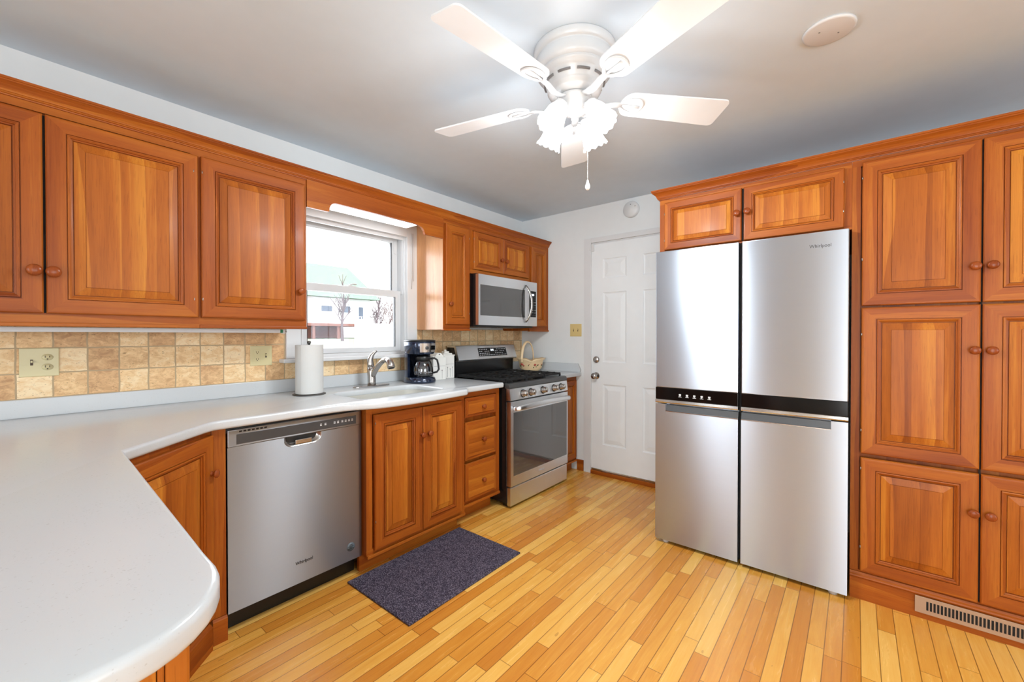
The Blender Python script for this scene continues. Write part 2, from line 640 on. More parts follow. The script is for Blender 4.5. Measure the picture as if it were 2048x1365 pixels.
def cab_door(parent, x, z, w, h, knob=None, hinge=None, name='door', prof=PROF, panel=None, scale=1.0, knob_r=0.0175):
    mx = max(p[0] for p in prof)
    sc = min(1.0, (min(w, h) * 0.5 - 0.022) / mx) * scale
    b = MB()
    rows = []
    for ins, d in prof:
        i = ins * sc
        rows.append([b.bm.verts.new((i, d, i)), b.bm.verts.new((w - i, d, i)), b.bm.verts.new((w - i, d, h - i)), b.bm.verts.new((i, d, h - i))])
    iV, iH, iP = b.mi(WV), b.mi(WH), b.mi(panel or WP)
    for k in range(len(rows) - 1):
        ins = prof[k + 1][0]
        for s_ in range(4):
            f = b.bm.faces.new((rows[k][s_], rows[k][(s_ + 1) % 4], rows[k + 1][(s_ + 1) % 4], rows[k + 1][s_]))
            f.material_index = (iH if s_ % 2 == 0 else iV) if ins < 0.0735 else iP
    f = b.bm.faces.new(rows[-1])
    f.material_index = iP
    f = b.bm.faces.new(list(reversed(rows[0])))
    f.material_index = iV
    o = b.build(name, parent, (x, 0, z), recalc=False)
    if knob:
        k = make_knob(o, (knob[0] - x, -0.020, knob[1] - z), knob_r)
    for hx, hz in (hinge or []):
        hb = MB()
        hb.lathe([(0.0, -0.004), (0.0018, -0.004), (0.0023, 0.0), (0.0023, 0.007), (0.0018, 0.009), (0.0, 0.009)], M['screw'], 10, cap=False)
        hb.build('hinge', o, (hx - x, -0.0185, hz - z))
    return o


KNOB_ME = {}


def make_knob(parent, loc, r=0.0175):
    if r not in KNOB_ME:
        q = r / 0.0175
        b = MB()
        prof = [(0.0, 0.0), (0.0105, 0.0), (0.0105, 0.002), (0.0065, 0.005), (0.0060, 0.011), (0.0090, 0.014), (0.0150, 0.016),
                (0.0175, 0.0195), (0.0168, 0.0235), (0.0125, 0.0265), (0.006, 0.0278), (0.0, 0.028)]
        b.lathe([(a * q, c * q) for a, c in prof], WKNOB, 24, Matrix.Rotation(pi / 2, 4, 'X'), cap=False)
        o = b.build('knob', parent, loc)
        KNOB_ME[r] = o.data
        return o
    o = bpy.data.objects.new('knob', KNOB_ME[r])
    COL.objects.link(o)
    o.parent = parent
    o.location = loc
    return o


def sweep(b, path, prof, m, close_ends=True):
    """sweep a profile of (out, z) along a 2D path; outward is to the right of travel"""
    n = len(path)
    pts = [Vector((p[0], p[1])) for p in path]
    rings = []
    for i in range(n):
        d0 = (pts[i] - pts[i - 1]).normalized() if i > 0 else None
        d1 = (pts[i + 1] - pts[i]).normalized() if i < n - 1 else None
        if d0 is None:
            nrm, k = Vector((d1.y, -d1.x)), 1.0
        elif d1 is None:
            nrm, k = Vector((d0.y, -d0.x)), 1.0
        else:
            a, c = Vector((d0.y, -d0.x)), Vector((d1.y, -d1.x))
            nrm = (a + c).normalized()
            k = 1.0 / max(0.2, nrm.dot(a))
        rings.append([b.bm.verts.new((pts[i].x + nrm.x * o * k, pts[i].y + nrm.y * o * k, z)) for o, z in prof])
    mi = b.mi(m) if not isinstance(m, list) else None
    for i in range(n - 1):
        for j in range(len(prof) - 1):
            f = b.bm.faces.new((rings[i][j], rings[i][j + 1], rings[i + 1][j + 1], rings[i + 1][j]))
            f.material_index = mi if mi is not None else b.mi(m[i])
    if close_ends:
        for r in (rings[0], rings[-1]):
            f = b.bm.faces.new(r)
            f.material_index = mi if mi is not None else b.mi(m[0])
    return b


# ================================================================== ROOM SHELL
YW, XD, ZC = 2.646, 3.395, 2.41
XL, YF = -3.0, -3.2
T = 0.15
WX0, WX1, WZ0, WZ1 = 1.165, 1.960, 1.10, 2.005


def wall_with_hole(name, axis, base, thick, a0, a1, holes, m):
    """axis 'x': wall runs along x at y=base..base+thick; 'y': runs along y at x=base..base+thick"""
    b = MB()

    def bx(p, q, z0, z1):
        if q - p < 1e-4 or z1 - z0 < 1e-4:
            return
        lo, hi = min(base, base + thick), max(base, base + thick)
        if axis == 'x':
            b.box(p, q, lo, hi, z0, z1, m)
        else:
            b.box(lo, hi, p, q, z0, z1, m)
    cur = a0
    for (h0, h1, z0, z1) in sorted(holes):
        bx(cur, h0, 0, ZC)
        bx(h0, h1, 0, z0)
        bx(h0, h1, z1, ZC)
        cur = h1
    bx(cur, a1, 0, ZC)
    return struct(b.build(name))


wall_with_hole('wall_back', 'x', YW, T, XL - T, XD + T, [(WX0, WX1, WZ0, WZ1)], M['wall'])
wall_with_hole('wall_right', 'y', XD, T, YF - T, YW, [(0.935, 1.855, 0.0, 2.085)], M['wall'])
wall_with_hole('wall_left', 'y', XL, -T, YF - T, YW, [(-2.0, 0.1, 0.02, 2.1), (1.6, 2.25, 1.0, 2.1)], M['wall'])
wall_with_hole('wall_front', 'x', YF, -T, XL - T, XD + T, [(-1.0, 1.6, 0.7, 2.2)], M['wall'])
struct(sbox('floor', XL - T, XD + T, YF - T, YW + T, -0.12, 0.0, M['floor']))
struct(sbox('ceiling', XL - T, XD + T, YF - T, YW + T, ZC, ZC + 0.12, M['ceil']))
# orange wood baseboard, only where the wall is bare
struct(sbox('baseboard_right', XD - 0.014, XD, 1.930, 1.996, 0.0, 0.099, WY, bev=0.003))

# ---- unseen openings added behind the camera for light: frames and glass
for nm, ax, base, a0, a1, z0, z1 in (('window_2', 'y', XL - 0.075, -2.0, 0.1, 0.02, 2.1), ('window_3', 'y', XL - 0.075, 1.6, 2.25, 1.0, 2.1), ('window_4', 'x', YF - 0.075, -1.0, 1.6, 0.7, 2.2)):
    w = struct(empty(nm, ((base, (a0 + a1) / 2, z0) if ax == 'y' else ((a0 + a1) / 2, base, z0))), 'white framed window added unseen behind the viewpoint to admit light')
    c = (a0 + a1) / 2
    fb, gb = MB(), MB()

    def put(b, p, q, u, v, th, m):
        lx, ly, lz = w.location
        if ax == 'y':
            b.box(-th, th, p - ly, q - ly, u - lz, v - lz, m)
        else:
            b.box(p - lx, q - lx, -th, th, u - lz, v - lz, m)
    put(fb, a0, a1, z0, z0 + 0.06, 0.03, M['vinyl'])
    put(fb, a0, a1, z1 - 0.06, z1, 0.03, M['vinyl'])
    for p in (a0, c - 0.03, a1 - 0.06):
        put(fb, p, p + 0.06, z0 + 0.06, z1 - 0.06, 0.03, M['vinyl'])
    put(gb, a0 + 0.06, a1 - 0.06, z0 + 0.06, z1 - 0.06, 0.002, M['pane'])
    fb.build('window_frame', w)
    gb.build('window_pane', w)

# ================================================================== SINK WINDOW
w1 = struct(empty('window_1', (0, 0, 0)), 'white double-hung window over the sink')
b = MB()
# side and head casings
b.box(1.080, 1.172, 2.622, 2.646, 1.108, 2.09, M['trimw'], 0.003)
b.box(1.952, 2.043, 2.622, 2.646, 1.108, 2.09, M['trimw'], 0.003)
b.box(1.172, 1.952, 2.622, 2.646, 1.990, 2.09, M['trimw'], 0.003)
b.box(1.165, 1.172, 2.612, 2.622, 1.108, 1.995, M['trimw'])
b.build('casing', w1)
for x_, z_ in ((1.985, 1.60), (2.000, 1.66)):
    MB().tube([(x_, 2.615, 2.02), (x_, 2.612, z_)], 0.0025, M['trimw'], 6).build('blind_cord', w1)
b = MB()
b.box(1.045, 2.060, 2.572, 2.645, 1.085, 1.108, M['trimw'], 0.006, 3)
b.box(WX0 + .001, WX1 - .001, 2.646, 2.79, 1.1005, 1.128, M['trimw'])
b.build('window_sill', w1)
b = MB()
b.box(WX0, 1.185, 2.646, 2.795, 1.128, WZ1, M['vinyl'])
b.box(1.942, WX1, 2.646, 2.795, 1.128, WZ1, M['vinyl'])
b.box(1.185, 1.942, 2.646, 2.795, 1.988, WZ1, M['vinyl'])
b.box(1.172, 1.955, 2.655, 2.668, 1.968, 1.990, M['trimw'])
b.box(1.936, 1.946, 2.668, 2.690, 1.56, 1.985, M['trimw'])
b.build('window_frame', w1)


def sash(name, y0, y1, z0, z1, pz0, pz1, px0, px1, x0=1.187, x1=1.940):
    b = MB()
    b.box(x0, px0, y0, y1, z0, z1, M['vinyl'], 0.003)
    b.box(px1, x1, y0, y1, z0, z1, M['vinyl'], 0.003)
    b.box(px0, px1, y0, y1, z0, pz0, M['vinyl'], 0.002)
    b.box(px0, px1, y0, y1, pz1, z1, M['vinyl'], 0.002)
    b.box(px0 - .004, px0 + .006, y0 + .006, y1 - .006, pz0, pz1, M['darkgrey'])
    b.box(px1 - .006, px1 + .004, y0 + .006, y1 - .006, pz0, pz1, M['darkgrey'])
    o = b.build(name, w1)
    MB().box(px0, px1, (y0 + y1) / 2 - .003, (y0 + y1) / 2 + .003, pz0, pz1, M['pane']).build('pane', o)
    return o


up_s = sash('upper_sash', 2.730, 2.762, 1.550, 1.986, 1.590, 1.950, 1.232, 1.893)
lo_s = sash('lower_sash', 2.690, 2.722, 1.129, 1.584, 1.163, 1.536, 1.232, 1.895)
b = MB()
b.box(1.515, 1.575, 2.694, 2.716, 1.584, 1.592, M['trimw'], 0.002)
b.tube([(1.530, 2.700, 1.594), (1.545, 2.697, 1.602), (1.575, 2.697, 1.603)], 0.006, M['trimw'], 8)
b.build('sash_lock', lo_s)
b = MB()
b.box(1.905, 1.925, 2.724, 2.729, 1.87, 1.96, M['trimw'])
b.build('tilt_latch', up_s)

# ================================================================== TILE BACKSPLASH
b = MB()
b.box(-0.50, 1.079, 2.638, 2.6458, 0.986, 1.300, M['tile'])
b.box(1.079, 2.044, 2.638, 2.6458, 0.986, 1.085, M['tile'])
b.box(2.044, 3.375, 2.638, 2.6458, 0.986, 1.300, M['tile'])
o = b.build('tile_backsplash')
tag(o, 'tan tumbled travertine tile backsplash between the white countertop and wall cabinets', 'backsplash')

# ================================================================== WALL CABINETS (window wall)
FY = 2.326
ZB, ZT = 1.290, 2.100


def wall_cab(name, x0, x1, label, zb=ZB, zt=ZT, depth=2.644, group='cherry cabinets along the window wall', ledge=True, y0=FY):
    r = empty(name, (x0, y0, 0), 0, label, 'cabinet', group)
    w = x1 - x0
    b = MB()
    # sides, top, bottom, then the face frame left open-looking behind the doors
    b.box(0.0, w, 0.018, depth - y0, zb, zt, WV)
    b.box(0.0, w, 0.0, 0.018, zb, zb + 0.045, WH)
    b.box(0.0, w, 0.0, 0.018, zt - 0.03, zt, WH)
    b.box(0.0, 0.03, 0.0, 0.018, zb + 0.045, zt - 0.03, WV)
    b.box(w - 0.03, w, 0.0, 0.018, zb + 0.045, zt - 0.03, WV)
    b.build('body', r)
    if ledge:
        b = MB()
        b.box(0.0, w, -0.010, 0.02, zb - 0.008, zb + 0.006, WH, 0.003)
        b.build('bottom_moulding', r)
    return r


ca = wall_cab('wall_cabinet', -0.385, 0.578, 'wide double-door cherry wall cabinet at the far left above the counter')
cab_door(ca, 0.017, 1.330, 0.470, 0.732, knob=(0.385 + 0.079, 1.485), knob_r=0.021)
cab_door(ca, 0.385 + 0.109, 1.330, 0.463, 0.732, knob=(0.385 + 0.126, 1.483), hinge=[(0.385 + .556, 1.986), (.385 + .556, 1.409)], knob_r=0.021)
MB().box(0.4865, 0.4945, -0.004, 0.001, 1.332, 2.060, M['blackgap']).build('door_gap', ca)
cc = wall_cab('wall_cabinet', 0.578, 1.063, 'single-door cherry wall cabinet just left of the window')
cab_door(cc, 0.006, 1.330, 0.466, 0.734, knob=(1.022 - .578, 1.485), hinge=[(0.010, 1.989), (0.010, 1.411)])
cd = wall_cab('wall_cabinet', 2.045, 2.318, 'tall narrow cherry wall cabinet between the window and microwave')
MB().box(-0.0022, 0.0, 0.0, 0.3175, ZB, ZT, WPALE).build('side_panel', cd)['label'] = 'paler, glossier side panel facing the window'
cab_door(cd, 0.016, 1.330, 0.238, 0.734, knob=(0.048, 1.479), hinge=[(0.250, 1.989), (0.250, 1.411)])
ce = wall_cab('wall_cabinet', 2.318, 3.086, 'short two-door cherry cabinet above the microwave', zb=1.732, ledge=False)
cab_door(ce, 0.030, 1.765, 0.350, 0.297, knob=(0.350, 1.875), hinge=[(0.030, 2.0), (0.030, 1.82)], scale=0.8)
cab_door(ce, 0.384, 1.765, 0.360, 0.297, knob=(0.414, 1.872), scale=0.8)
cg = wall_cab('wall_cabinet', 3.086, 3.393, 'narrow cherry wall cabinet in the corner right of the microwave')
cab_door(cg, 0.018, 1.330, 0.245, 0.734)

CROWN = [(0.0, 0.0), (0.006, 0.0), (0.007, 0.004), (0.011, 0.006), (0.011, 0.010), (0.0145, 0.0115), (0.0150, 0.016), (0.019, 0.024),
         (0.026, 0.033), (0.035, 0.040), (0.0375, 0.041), (0.0375, 0.046), (0.041, 0.048), (0.041, 0.056), (0.0, 0.056)]
b = MB()
sweep(b, [(-0.385, FY), (3.393, FY)], [(o * 1.0, 2.098 + z * 0.96) for o, z in CROWN], WH)
o = b.build('crown_moulding')
tag(o, 'cherry crown moulding running along the tops of the window wall cabinets', 'moulding')

# valance bridging the window, with scooped ends
pts = [(1.0645, 2.098), (1.0645, 1.950), (1.188, 1.950)]
for k in range(0, 9):
    a = k / 8 * pi / 2
    pts.append((1.191 + 0.040 * (1 - cos(a)) + 0.0, 1.958 + 0.050 * sin(a)))
pts.append((1.780, 2.008))
for k in range(1, 9):
    a = k / 8 * pi / 2
    pts.append((1.785 + 0.085 * sin(a), 1.962 + 0.046 * cos(a)))
pts += [(1.878, 1.950), (2.0435, 1.950), (2.0435, 2.098)]
o = MB().prism(pts, 'y', 2.318, 2.336, WH, 0.0).build('valance')
tag(o, 'arched cherry valance board bridging the cabinets over the sink window', 'valance')

r = empty('fluorescent_light', (1.5, 2.47, 2.04), 0, 'white fluorescent light box tucked behind the cherry valance', 'light')
MB().box(-0.42, 0.43, -0.11, 0.11, 0.008, 0.055, M['trimw'], 0.004).build('housing', r)
b = MB()
b.box(-0.39, 0.40, -0.095, 0.095, -0.004, 0.009, M['lens'], 0.003)
b.build('lens', r)

r = empty('under_cabinet_light', (0, 0, 0), 0, 'long white light strip under the left wall cabinets', 'light')
MB().box(-0.38, 0.972, 2.435, 2.50, 1.262, 1.2815, M['trimw'], 0.003).build('housing', r)
b = MB()
b.box(0.974, 0.990, 2.445, 2.480, 1.262, 1.2805, M['green'], 0.003)
b.box(0.990, 1.004, 2.450, 2.475, 1.258, 1.2805, M['trimw'], 0.002)
b.tube([(1.004, 2.46, 1.270), (1.03, 2.50, 1.268), (1.05, 2.58, 1.275)], 0.0025, M['greymetal'], 6)
b.build('connector', r)

# ================================================================== COUNTERTOPS


def slab(name, loops, z0, z1, bev, m, parent):
    cu = bpy.data.curves.new(name, 'CURVE')
    cu.dimensions = '2D'
    cu.fill_mode = 'BOTH'
    for lp in loops:
        sp = cu.splines.new('POLY')
        sp.points.add(len(lp) - 1)
        for i, p in enumerate(lp):
            sp.points[i].co = (p[0], p[1], 0, 1)
        sp.use_cyclic_u = True
    cu.extrude = (z1 - z0) / 2 - bev
    cu.bevel_depth = bev
    cu.bevel_resolution = 3
    cu.offset = -bev
    tmp = bpy.data.objects.new(name + '_c', cu)
    COL.objects.link(tmp)
    dg = bpy.context.evaluated_depsgraph_get()
    me = bpy.data.meshes.new_from_object(tmp.evaluated_get(dg))
    bpy.data.objects.remove(tmp)
    me.transform(Matrix.Translation((0, 0, (z0 + z1) / 2)))
    bm = bmesh.new()
    bm.from_mesh(me)
    bmesh.ops.remove_doubles(bm, verts=bm.verts, dist=0.00005)
    bmesh.ops.recalc_face_normals(bm, faces=bm.faces)
    bm.to_mesh(me)
    bm.free()
    me.materials.clear()
    me.materials.append(m)
    me.name = name
    o = bpy.data.objects.new(name, me)
    COL.objects.link(o)
    o.parent = parent
    return sharp_smooth(o, 40)


def rrect(x0, x1, y0, y1, r, n=6):
    out = []
    for cx, cy, a0 in ((x1 - r, y1 - r, 0), (x0 + r, y1 - r, 90), (x0 + r, y0 + r, 180), (x1 - r, y0 + r, 270)):
        for k in range(n + 1):
            a = radians(a0 + 90 * k / n)
            out.append((cx + r * cos(a), cy + r * sin(a)))
    return out


ct = empty('countertop', (0, 0, 0), 0, 'white speckled solid-surface countertop with built-in sink and rounded peninsula end', 'countertop')
outline = [(-0.48, 2.644), (2.292, 2.644), (2.292, 1.965), (2.285, 1.952), (1.950, 1.950), (1.915, 1.945), (1.885, 1.915), (1.862, 1.884), (1.84, 1.874),
           (1.70, 1.862), (1.55, 1.853), (1.40, 1.853), (1.28, 1.864), (1.20, 1.884), (1.15, 1.910), (1.11, 1.932), (1.06, 1.945), (0.98, 1.950),
           (0.555, 1.948), (0.530, 1.945), (0.505, 1.928), (0.232, 1.672), (0.2275, 1.655)]
outline += [(0.224, 1.5), (0.205, 0.86), (0.203, 0.80)]
for k in range(0, 9):
    a = radians(-3 - 80 * k / 8)
    outline.append((0.068 + 0.135 * cos(a), 0.748 + 0.158 * sin(a)))
outline += [(0.04, 0.586), (-0.05, 0.580), (-0.20, 0.582), (-0.34, 0.595), (-0.42, 0.62), (-0.47, 0.68), (-0.48, 0.78)]
hole = rrect(1.215, 1.800, 2.005, 2.370, 0.07)
slab('counter_slab', [outline, hole], 0.872, 0.910, 0.011, M['counter'], ct)
b = MB()
b.box(-0.48, 2.292, 2.627, 2.6445, 0.9095, 0.986, M['counter'], 0.004)
b.build('back_upstand', ct)
# sink bowl
b = MB()
rings = []
for ins, z in ((-0.004, 0.884), (0.0, 0.872), (0.012, 0.76), (0.03, 0.73), (0.07, 0.722)):
    rings.append([b.bm.verts.new((p[0], p[1], z)) for p in rrect(1.215 + ins, 1.80 - ins, 2.005 + ins, 2.37 - ins, max(0.03, 0.07 - ins * .3))])
mi = b.mi(M['sink'])
for i in range(len(rings) - 1):
    n = len(rings[i])
    for k in range(n):
        f = b.bm.faces.new((rings[i][k], rings[i + 1][k], rings[i + 1][(k + 1) % n], rings[i][(k + 1) % n]))
        f.smooth = True
        f.material_index = mi
b.bm.faces.new(rings[-1]).material_index = mi
o = b.build('sink_bowl', ct, recalc=False)
so = MB()
so.lathe([(0.0, 0.0), (0.045, 0.0), (0.045, 0.003), (0.035, 0.003), (0.03, 0.001), (0.0, 0.001)], M['chrome'], 24, Matrix.Translation((1.5, 2.19, 0.722)), cap=False)
so.build('drain', o)

ct2 = empty('countertop', (0, 0, 0), 0, 'small white countertop section in the corner right of the range', 'countertop')
slab('counter_slab', [[(3.080, 2.644), (3.393, 2.644), (3.393, 1.955), (3.080, 1.955)]], 0.872, 0.910, 0.010, M['counter'], ct2)
b = MB()
b.box(3.080, 3.374, 2.627, 2.6445, 0.9095, 0.986, M['counter'], 0.004)
b.prism([(1.962, 0.9095), (1.956, 0.93), (1.985, 0.986), (2.6445, 0.986), (2.6445, 0.9095)], 'x', 3.375, 3.393, M['counter'])
b.build('back_upstand', ct2)

# ================================================================== BASE CABINETS


def base_cab(name, loc, rz, w, label, depth=0.62, hollow=False, z0=0.10, z1=0.871, toe=True, toe_in=0.07, ledge=True, group='cherry base cabinets'):
    r = empty(name, loc, rz, label, 'cabinet', group)
    b = MB()
    if hollow:
        b.box(0, 0.018, 0.018, depth, z0, z1, WV)
        b.box(w - 0.018, w, 0.018, depth, z0, z1, WV)
        b.box(0.018, w - 0.018, 0.018, depth, z0, z0 + 0.018, WH)
        b.box(0.018, w - 0.018, depth - 0.01, depth, z0 + 0.018, z1, WV)
        b.box(0.018, w - 0.018, 0.018, 0.030, z0 + 0.018, z1, WV)
    else:
        b.box(0, w, 0.018, depth, z0, z1, WV)
    b.box(0, w, 0.0, 0.018, z1 - 0.035, z1, WH)
    b.box(0, w, 0.0, 0.018, z0, z0 + 0.03, WH)
    b.box(0, 0.035, 0.0, 0.018, z0 + 0.03, z1 - 0.035, WV)
    b.box(w - 0.035, w, 0.0, 0.018, z0 + 0.03, z1 - 0.035, WV)
    b.build('body', r)
    if toe:
        MB().box(0.0, w, toe_in, toe_in + 0.02, 0.0, z0, WH).build('toe_board', r)
    if ledge:
        MB().box(0.0005, w - 0.001, -0.012, 0.02, z0 - 0.012, z0 + 0.006, WH, 0.004).build('bottom_moulding', r)
    return r


# sink cabinet, stepped forward
r = base_cab('base_cabinet', (1.192, 1.950, 0), 0, 0.700, 'two-door cherry sink cabinet standing slightly forward behind the floor mat', depth=0.69, hollow=True)
cab_door(r, 0.040, 0.122, 0.3125, 0.712, knob=(0.343, 0.676), hinge=[(0.043, 0.785), (0.043, 0.27)])
cab_door(r, 0.3565, 0.122, 0.3085, 0.712, knob=(0.394, 0.677))
MB().box(0.3515, 0.3575, -0.004, 0.001, 0.126, 0.830, M['blackgap']).build('door_gap', r)
# drawer stack
r = base_cab('base_cabinet', (1.8925, 1.995, 0), 0, 0.392, 'narrow three-drawer cherry cabinet between the sink cabinet and range', depth=0.645, z0=0.118, toe_in=0.085)
DPROF = [(0.0, 0.0), (0.0, -0.013), (0.003, -0.016), (0.017, -0.016), (0.018, -0.0175), (0.020, -0.020), (0.024, -0.020)]
for z, h, kz in ((0.702, 0.130, 0.763), (0.420, 0.252, 0.539), (0.148, 0.248, 0.260)):
    cab_door(r, 0.040, z, 0.300, h, knob=(0.201, kz), name='drawer', prof=DPROF, panel=WHP, knob_r=0.0165)
# dishwasher side filler and angled corner cabinet
f_ = empty('base_filler', (0, 0, 0), 0, 'cherry filler post between the angled cabinet and dishwasher', 'filler')
MB().box(0.532, 0.5805, 1.990, 2.62, 0.105, 0.871, WV).build('post', f_)
MB().prism([(1.983, 0.0), (1.983, 0.092), (1.990, 0.103), (2.02, 0.103), (2.02, 0.0)], 'x', 0.532, 0.583, WH).build('plinth', f_)
r = empty('corner_cabinet', (0.207, 1.6665, 0), radians(45), 'angled cherry corner cabinet whose door shows beyond the countertop edge', 'cabinet', 'cherry base cabinets')
b = MB()
b.box(0.0, 0.4565, 0.001, 0.018, 0.105, 0.871, WV)
b.box(0.02, 0.43, 0.018, 0.04, 0.105, 0.86, WV)
b.build('body', r)
cab_door(r, 0.012, 0.125, 0.433, 0.728, knob=(0.425, 0.705), knob_r=0.0165)
MB().prism([(-0.016, 0.0), (-0.016, 0.092), (-0.004, 0.106), (0.02, 0.106), (0.02, 0.0)], 'x', -0.02, 0.435, WH).build('plinth', r)
# peninsula cabinet under the rounded end
r = empty('peninsula_cabinet', (0, 0, 0), 0, 'cherry peninsula cabinet under the rounded end of the white countertop', 'cabinet', 'cherry base cabinets')
b = MB()
b.box(-0.42, 0.125, 0.668, 1.640, 0.0, 0.871, WV)
b.build('body', r)
b = MB()
b.box(0.125, 0.150, 0.650, 0.685, 0.0, 0.871, WV, 0.004)
b.box(0.118, 0.1245, 0.652, 0.667, 0.0, 0.871, WV, 0.002)
b.box(0.125, 0.150, 0.685, 1.640, 0.0, 0.10, WY, 0.004)
b.build('corner_post', r)
MB().box(-0.42, 0.117, 0.6555, 0.667, 0.10, 0.871, WP).build('end_panel', r)
pr = empty('front', (0.1255, 0.700, 0), radians(90), parent=r)
pm = []
for k in range(2):
    d = cab_door(r, 0, 0.125, 0.455, 0.728, knob=(0.41 if k == 0 else 0.045, 0.70), knob_r=0.0165)
    d.location = (0.126, 0.700 + k * 0.462, 0.125)
    d.rotation_euler = (0, 0, radians(90))
bpy.data.objects.remove(pr)
# narrow cabinet right of the range
r = base_cab('base_cabinet', (3.084, 1.995, 0), 0, 0.285, 'narrow single-door cherry base cabinet between the range and white wall', depth=0.645, toe_in=0.05)
cab_door(r, 0.022, 0.125, 0.238, 0.712, scale=0.8)

# ================================================================== DISHWASHER
r = empty('dishwasher', (0.885, 1.985, 0), 0, 'stainless steel dishwasher built in under the counter left of the sink', 'dishwasher')
b = MB()
b.box(-0.296, 0.296, 0.03, 0.60, 0.10, 0.862, M['black'])
b.box(-0.303, 0.303, 0.012, 0.03, 0.845, 0.869, M['black'])
b.build('tub', r)
MB().box(-0.3, 0.3, 0.075, 0.09, 0.0, 0.10, M['black']).build('toe_panel', r)
dd = MB()
# door skin with a pocket cut for the handle
hx0, hx1, hz0, hz1 = -0.078, 0.089, 0.742, 0.787
dd.box(-0.300, 0.300, 0.0, 0.03, 0.101, hz0, M['steeld'])
dd.box(-0.300, hx0, 0.0, 0.03, hz0, hz1, M['steeld'])
dd.box(hx1, 0.300, 0.0, 0.03, hz0, hz1, M['steeld'])
door = dd.build('door', r)
pk = MB()
n = 10
for side in (0,):
    outer, inner = [], []
    poly = [(hx0, hz1)]
    for k in range(n + 1):
        a = radians(180 + 90 * k / n)
        poly.append((hx0 + 0.035 + 0.035 * cos(a), hz0 + 0.030 + 0.030 * sin(a)))
    for k in range(n + 1):
        a = radians(270 + 90 * k / n)
        poly.append((hx1 - 0.035 + 0.035 * cos(a), hz0 + 0.030 + 0.030 * sin(a)))
    poly.append((hx1, hz1))
# corner fills around the rounded pocket
cb = MB()
cb.face([(hx0, 0, hz0)] + [(p[0], 0, p[1]) for p in poly[1:n + 2]], M['steeld'])
cb.face([(hx1, 0, hz0)] + [(p[0], 0, p[1]) for p in reversed(poly[n + 2:2 * n + 3])], M['steeld'])
mi = cb.mi(M['nickel'])
sc_in = [((p[0] - 0.005) * 0.9 + 0.005, p[1] + (0.006 if p[1] < hz1 - .001 else 0)) for p in poly]
vo = [cb.bm.verts.new((p[0], -0.002, p[1])) for p in poly]
v1 = [cb.bm.verts.new((p[0], 0.002, p[1])) for p in sc_in]
v2 = [cb.bm.verts.new((p[0] * 0.97, 0.024, p[1] + (0.004 if p[1] < hz1 - .001 else 0))) for p in sc_in]
for k in range(len(poly) - 1):
    for aa, bb in ((vo, v1), (v1, v2)):
        f = cb.bm.faces.new((aa[k], aa[k + 1], bb[k + 1], bb[k]))
        f.material_index = mi
        f.smooth = True
f = cb.bm.faces.new(v2)
f.material_index = cb.mi(M['gasket'])
cb.box(-0.030, 0.045, -0.001, 0.012, 0.748, 0.768, M['nickel'], 0.003)
cb.build('pocket_handle', door, recalc=True)
cp = MB()
cp.box(-0.300, 0.300, -0.003, 0.03, 0.788, 0.858, M['steeld'], 0.004)
cpo = cp.build('control_panel', r)
sc = MB()
sc.box(-0.268, 0.269, -0.0042, -0.002, 0.796, 0.838, M['darkgrey'], 0.001)
for k in range(7):
    sc.box(-0.258 + k * 0.016, -0.248 + k * 0.016, -0.0045, -0.002, 0.8455, 0.8515, M['blackgap'])
sc.build('screen', cpo)
rr = random.Random(3)
for x in (0.082, 0.104, 0.150, 0.168, 0.190, 0.208, 0.226, 0.243):
    MB().box(x, x + 0.009, -0.0046, -0.004, 0.814, 0.8195, M['glyph']).box(x + .001, x + 0.008, -0.0046, -0.004, 0.8195, 0.8215, M['darkgrey']).box(x, x + 0.009, -0.0046, -0.004, 0.8215, 0.8245, M['glyph']).build('button_print', cpo)
text_mesh('logo', 'Whirlpool', 0.021, M['ink'], door, facing_minus_y(0.008, -0.0008, 0.196), xscale=0.9)
b = MB()
b.lathe([(0.0, 0.0), (0.0215, 0.0), (0.0215, 0.0012), (0.0, 0.0012)], M['stick'], 28, Matrix.Translation((0.240, 0.0, 0.170)) @ Matrix.Rotation(pi / 2, 4, 'X'), cap=False)
for dz, hw in ((0.010, 0.009), (0.004, 0.014), (-0.002, 0.009), (-0.008, 0.015)):
    b.box(0.240 - hw, 0.240 + hw, -0.0016, -0.0010, 0.170 + dz - 0.0013, 0.170 + dz + 0.0013, M['blackgap'])
b.build('round_sticker', door)

# ================================================================== RANGE
RX0, RX1 = 2.302, 3.068
RW = RX1 - RX0
r = empty('gas_range', (RX0, 1.905, 0), 0, 'stainless steel freestanding gas range with black grates and five knobs', 'range')
b = MB()
b.box(0.0, RW, 0.035, 0.70, 0.035, 0.862, M['enamel'])
for x in (0.03, RW - 0.07):
    b.box(x, x + 0.04, 0.05, 0.09, 0.0, 0.036, M['black'])
    b.box(x, x + 0.04, 0.62, 0.66, 0.0, 0.036, M['black'])
b.build('body', r)
b = MB()
b.box(0.004, RW - 0.004, 0.0, 0.035, 0.018, 0.150, M['steelr'], 0.006)
b.build('drawer', r)
b = MB()
g0, g1, gz0, gz1 = 0.032, RW - 0.014, 0.232, 0.690
b.box(0.002, g0, -0.005, 0.035, 0.160, 0.768, M['steelr'])
b.box(g1, RW - 0.002, -0.005, 0.035, 0.160, 0.768, M['steelr'])
b.box(g0, g1, -0.005, 0.035, 0.160, gz0, M['steelr'])
b.box(g0, g1, -0.005, 0.035, gz1, 0.768, M['steelr'])
d = b.build('oven_door', r)
MB().box(g0, g1, -0.0045, 0.030, gz0, gz1, M['ovenglass']).build('glass', d)
b = MB()
hp = [(0.030, -0.006, 0.720), (0.032, -0.035, 0.722), (0.045, -0.050, 0.724)]
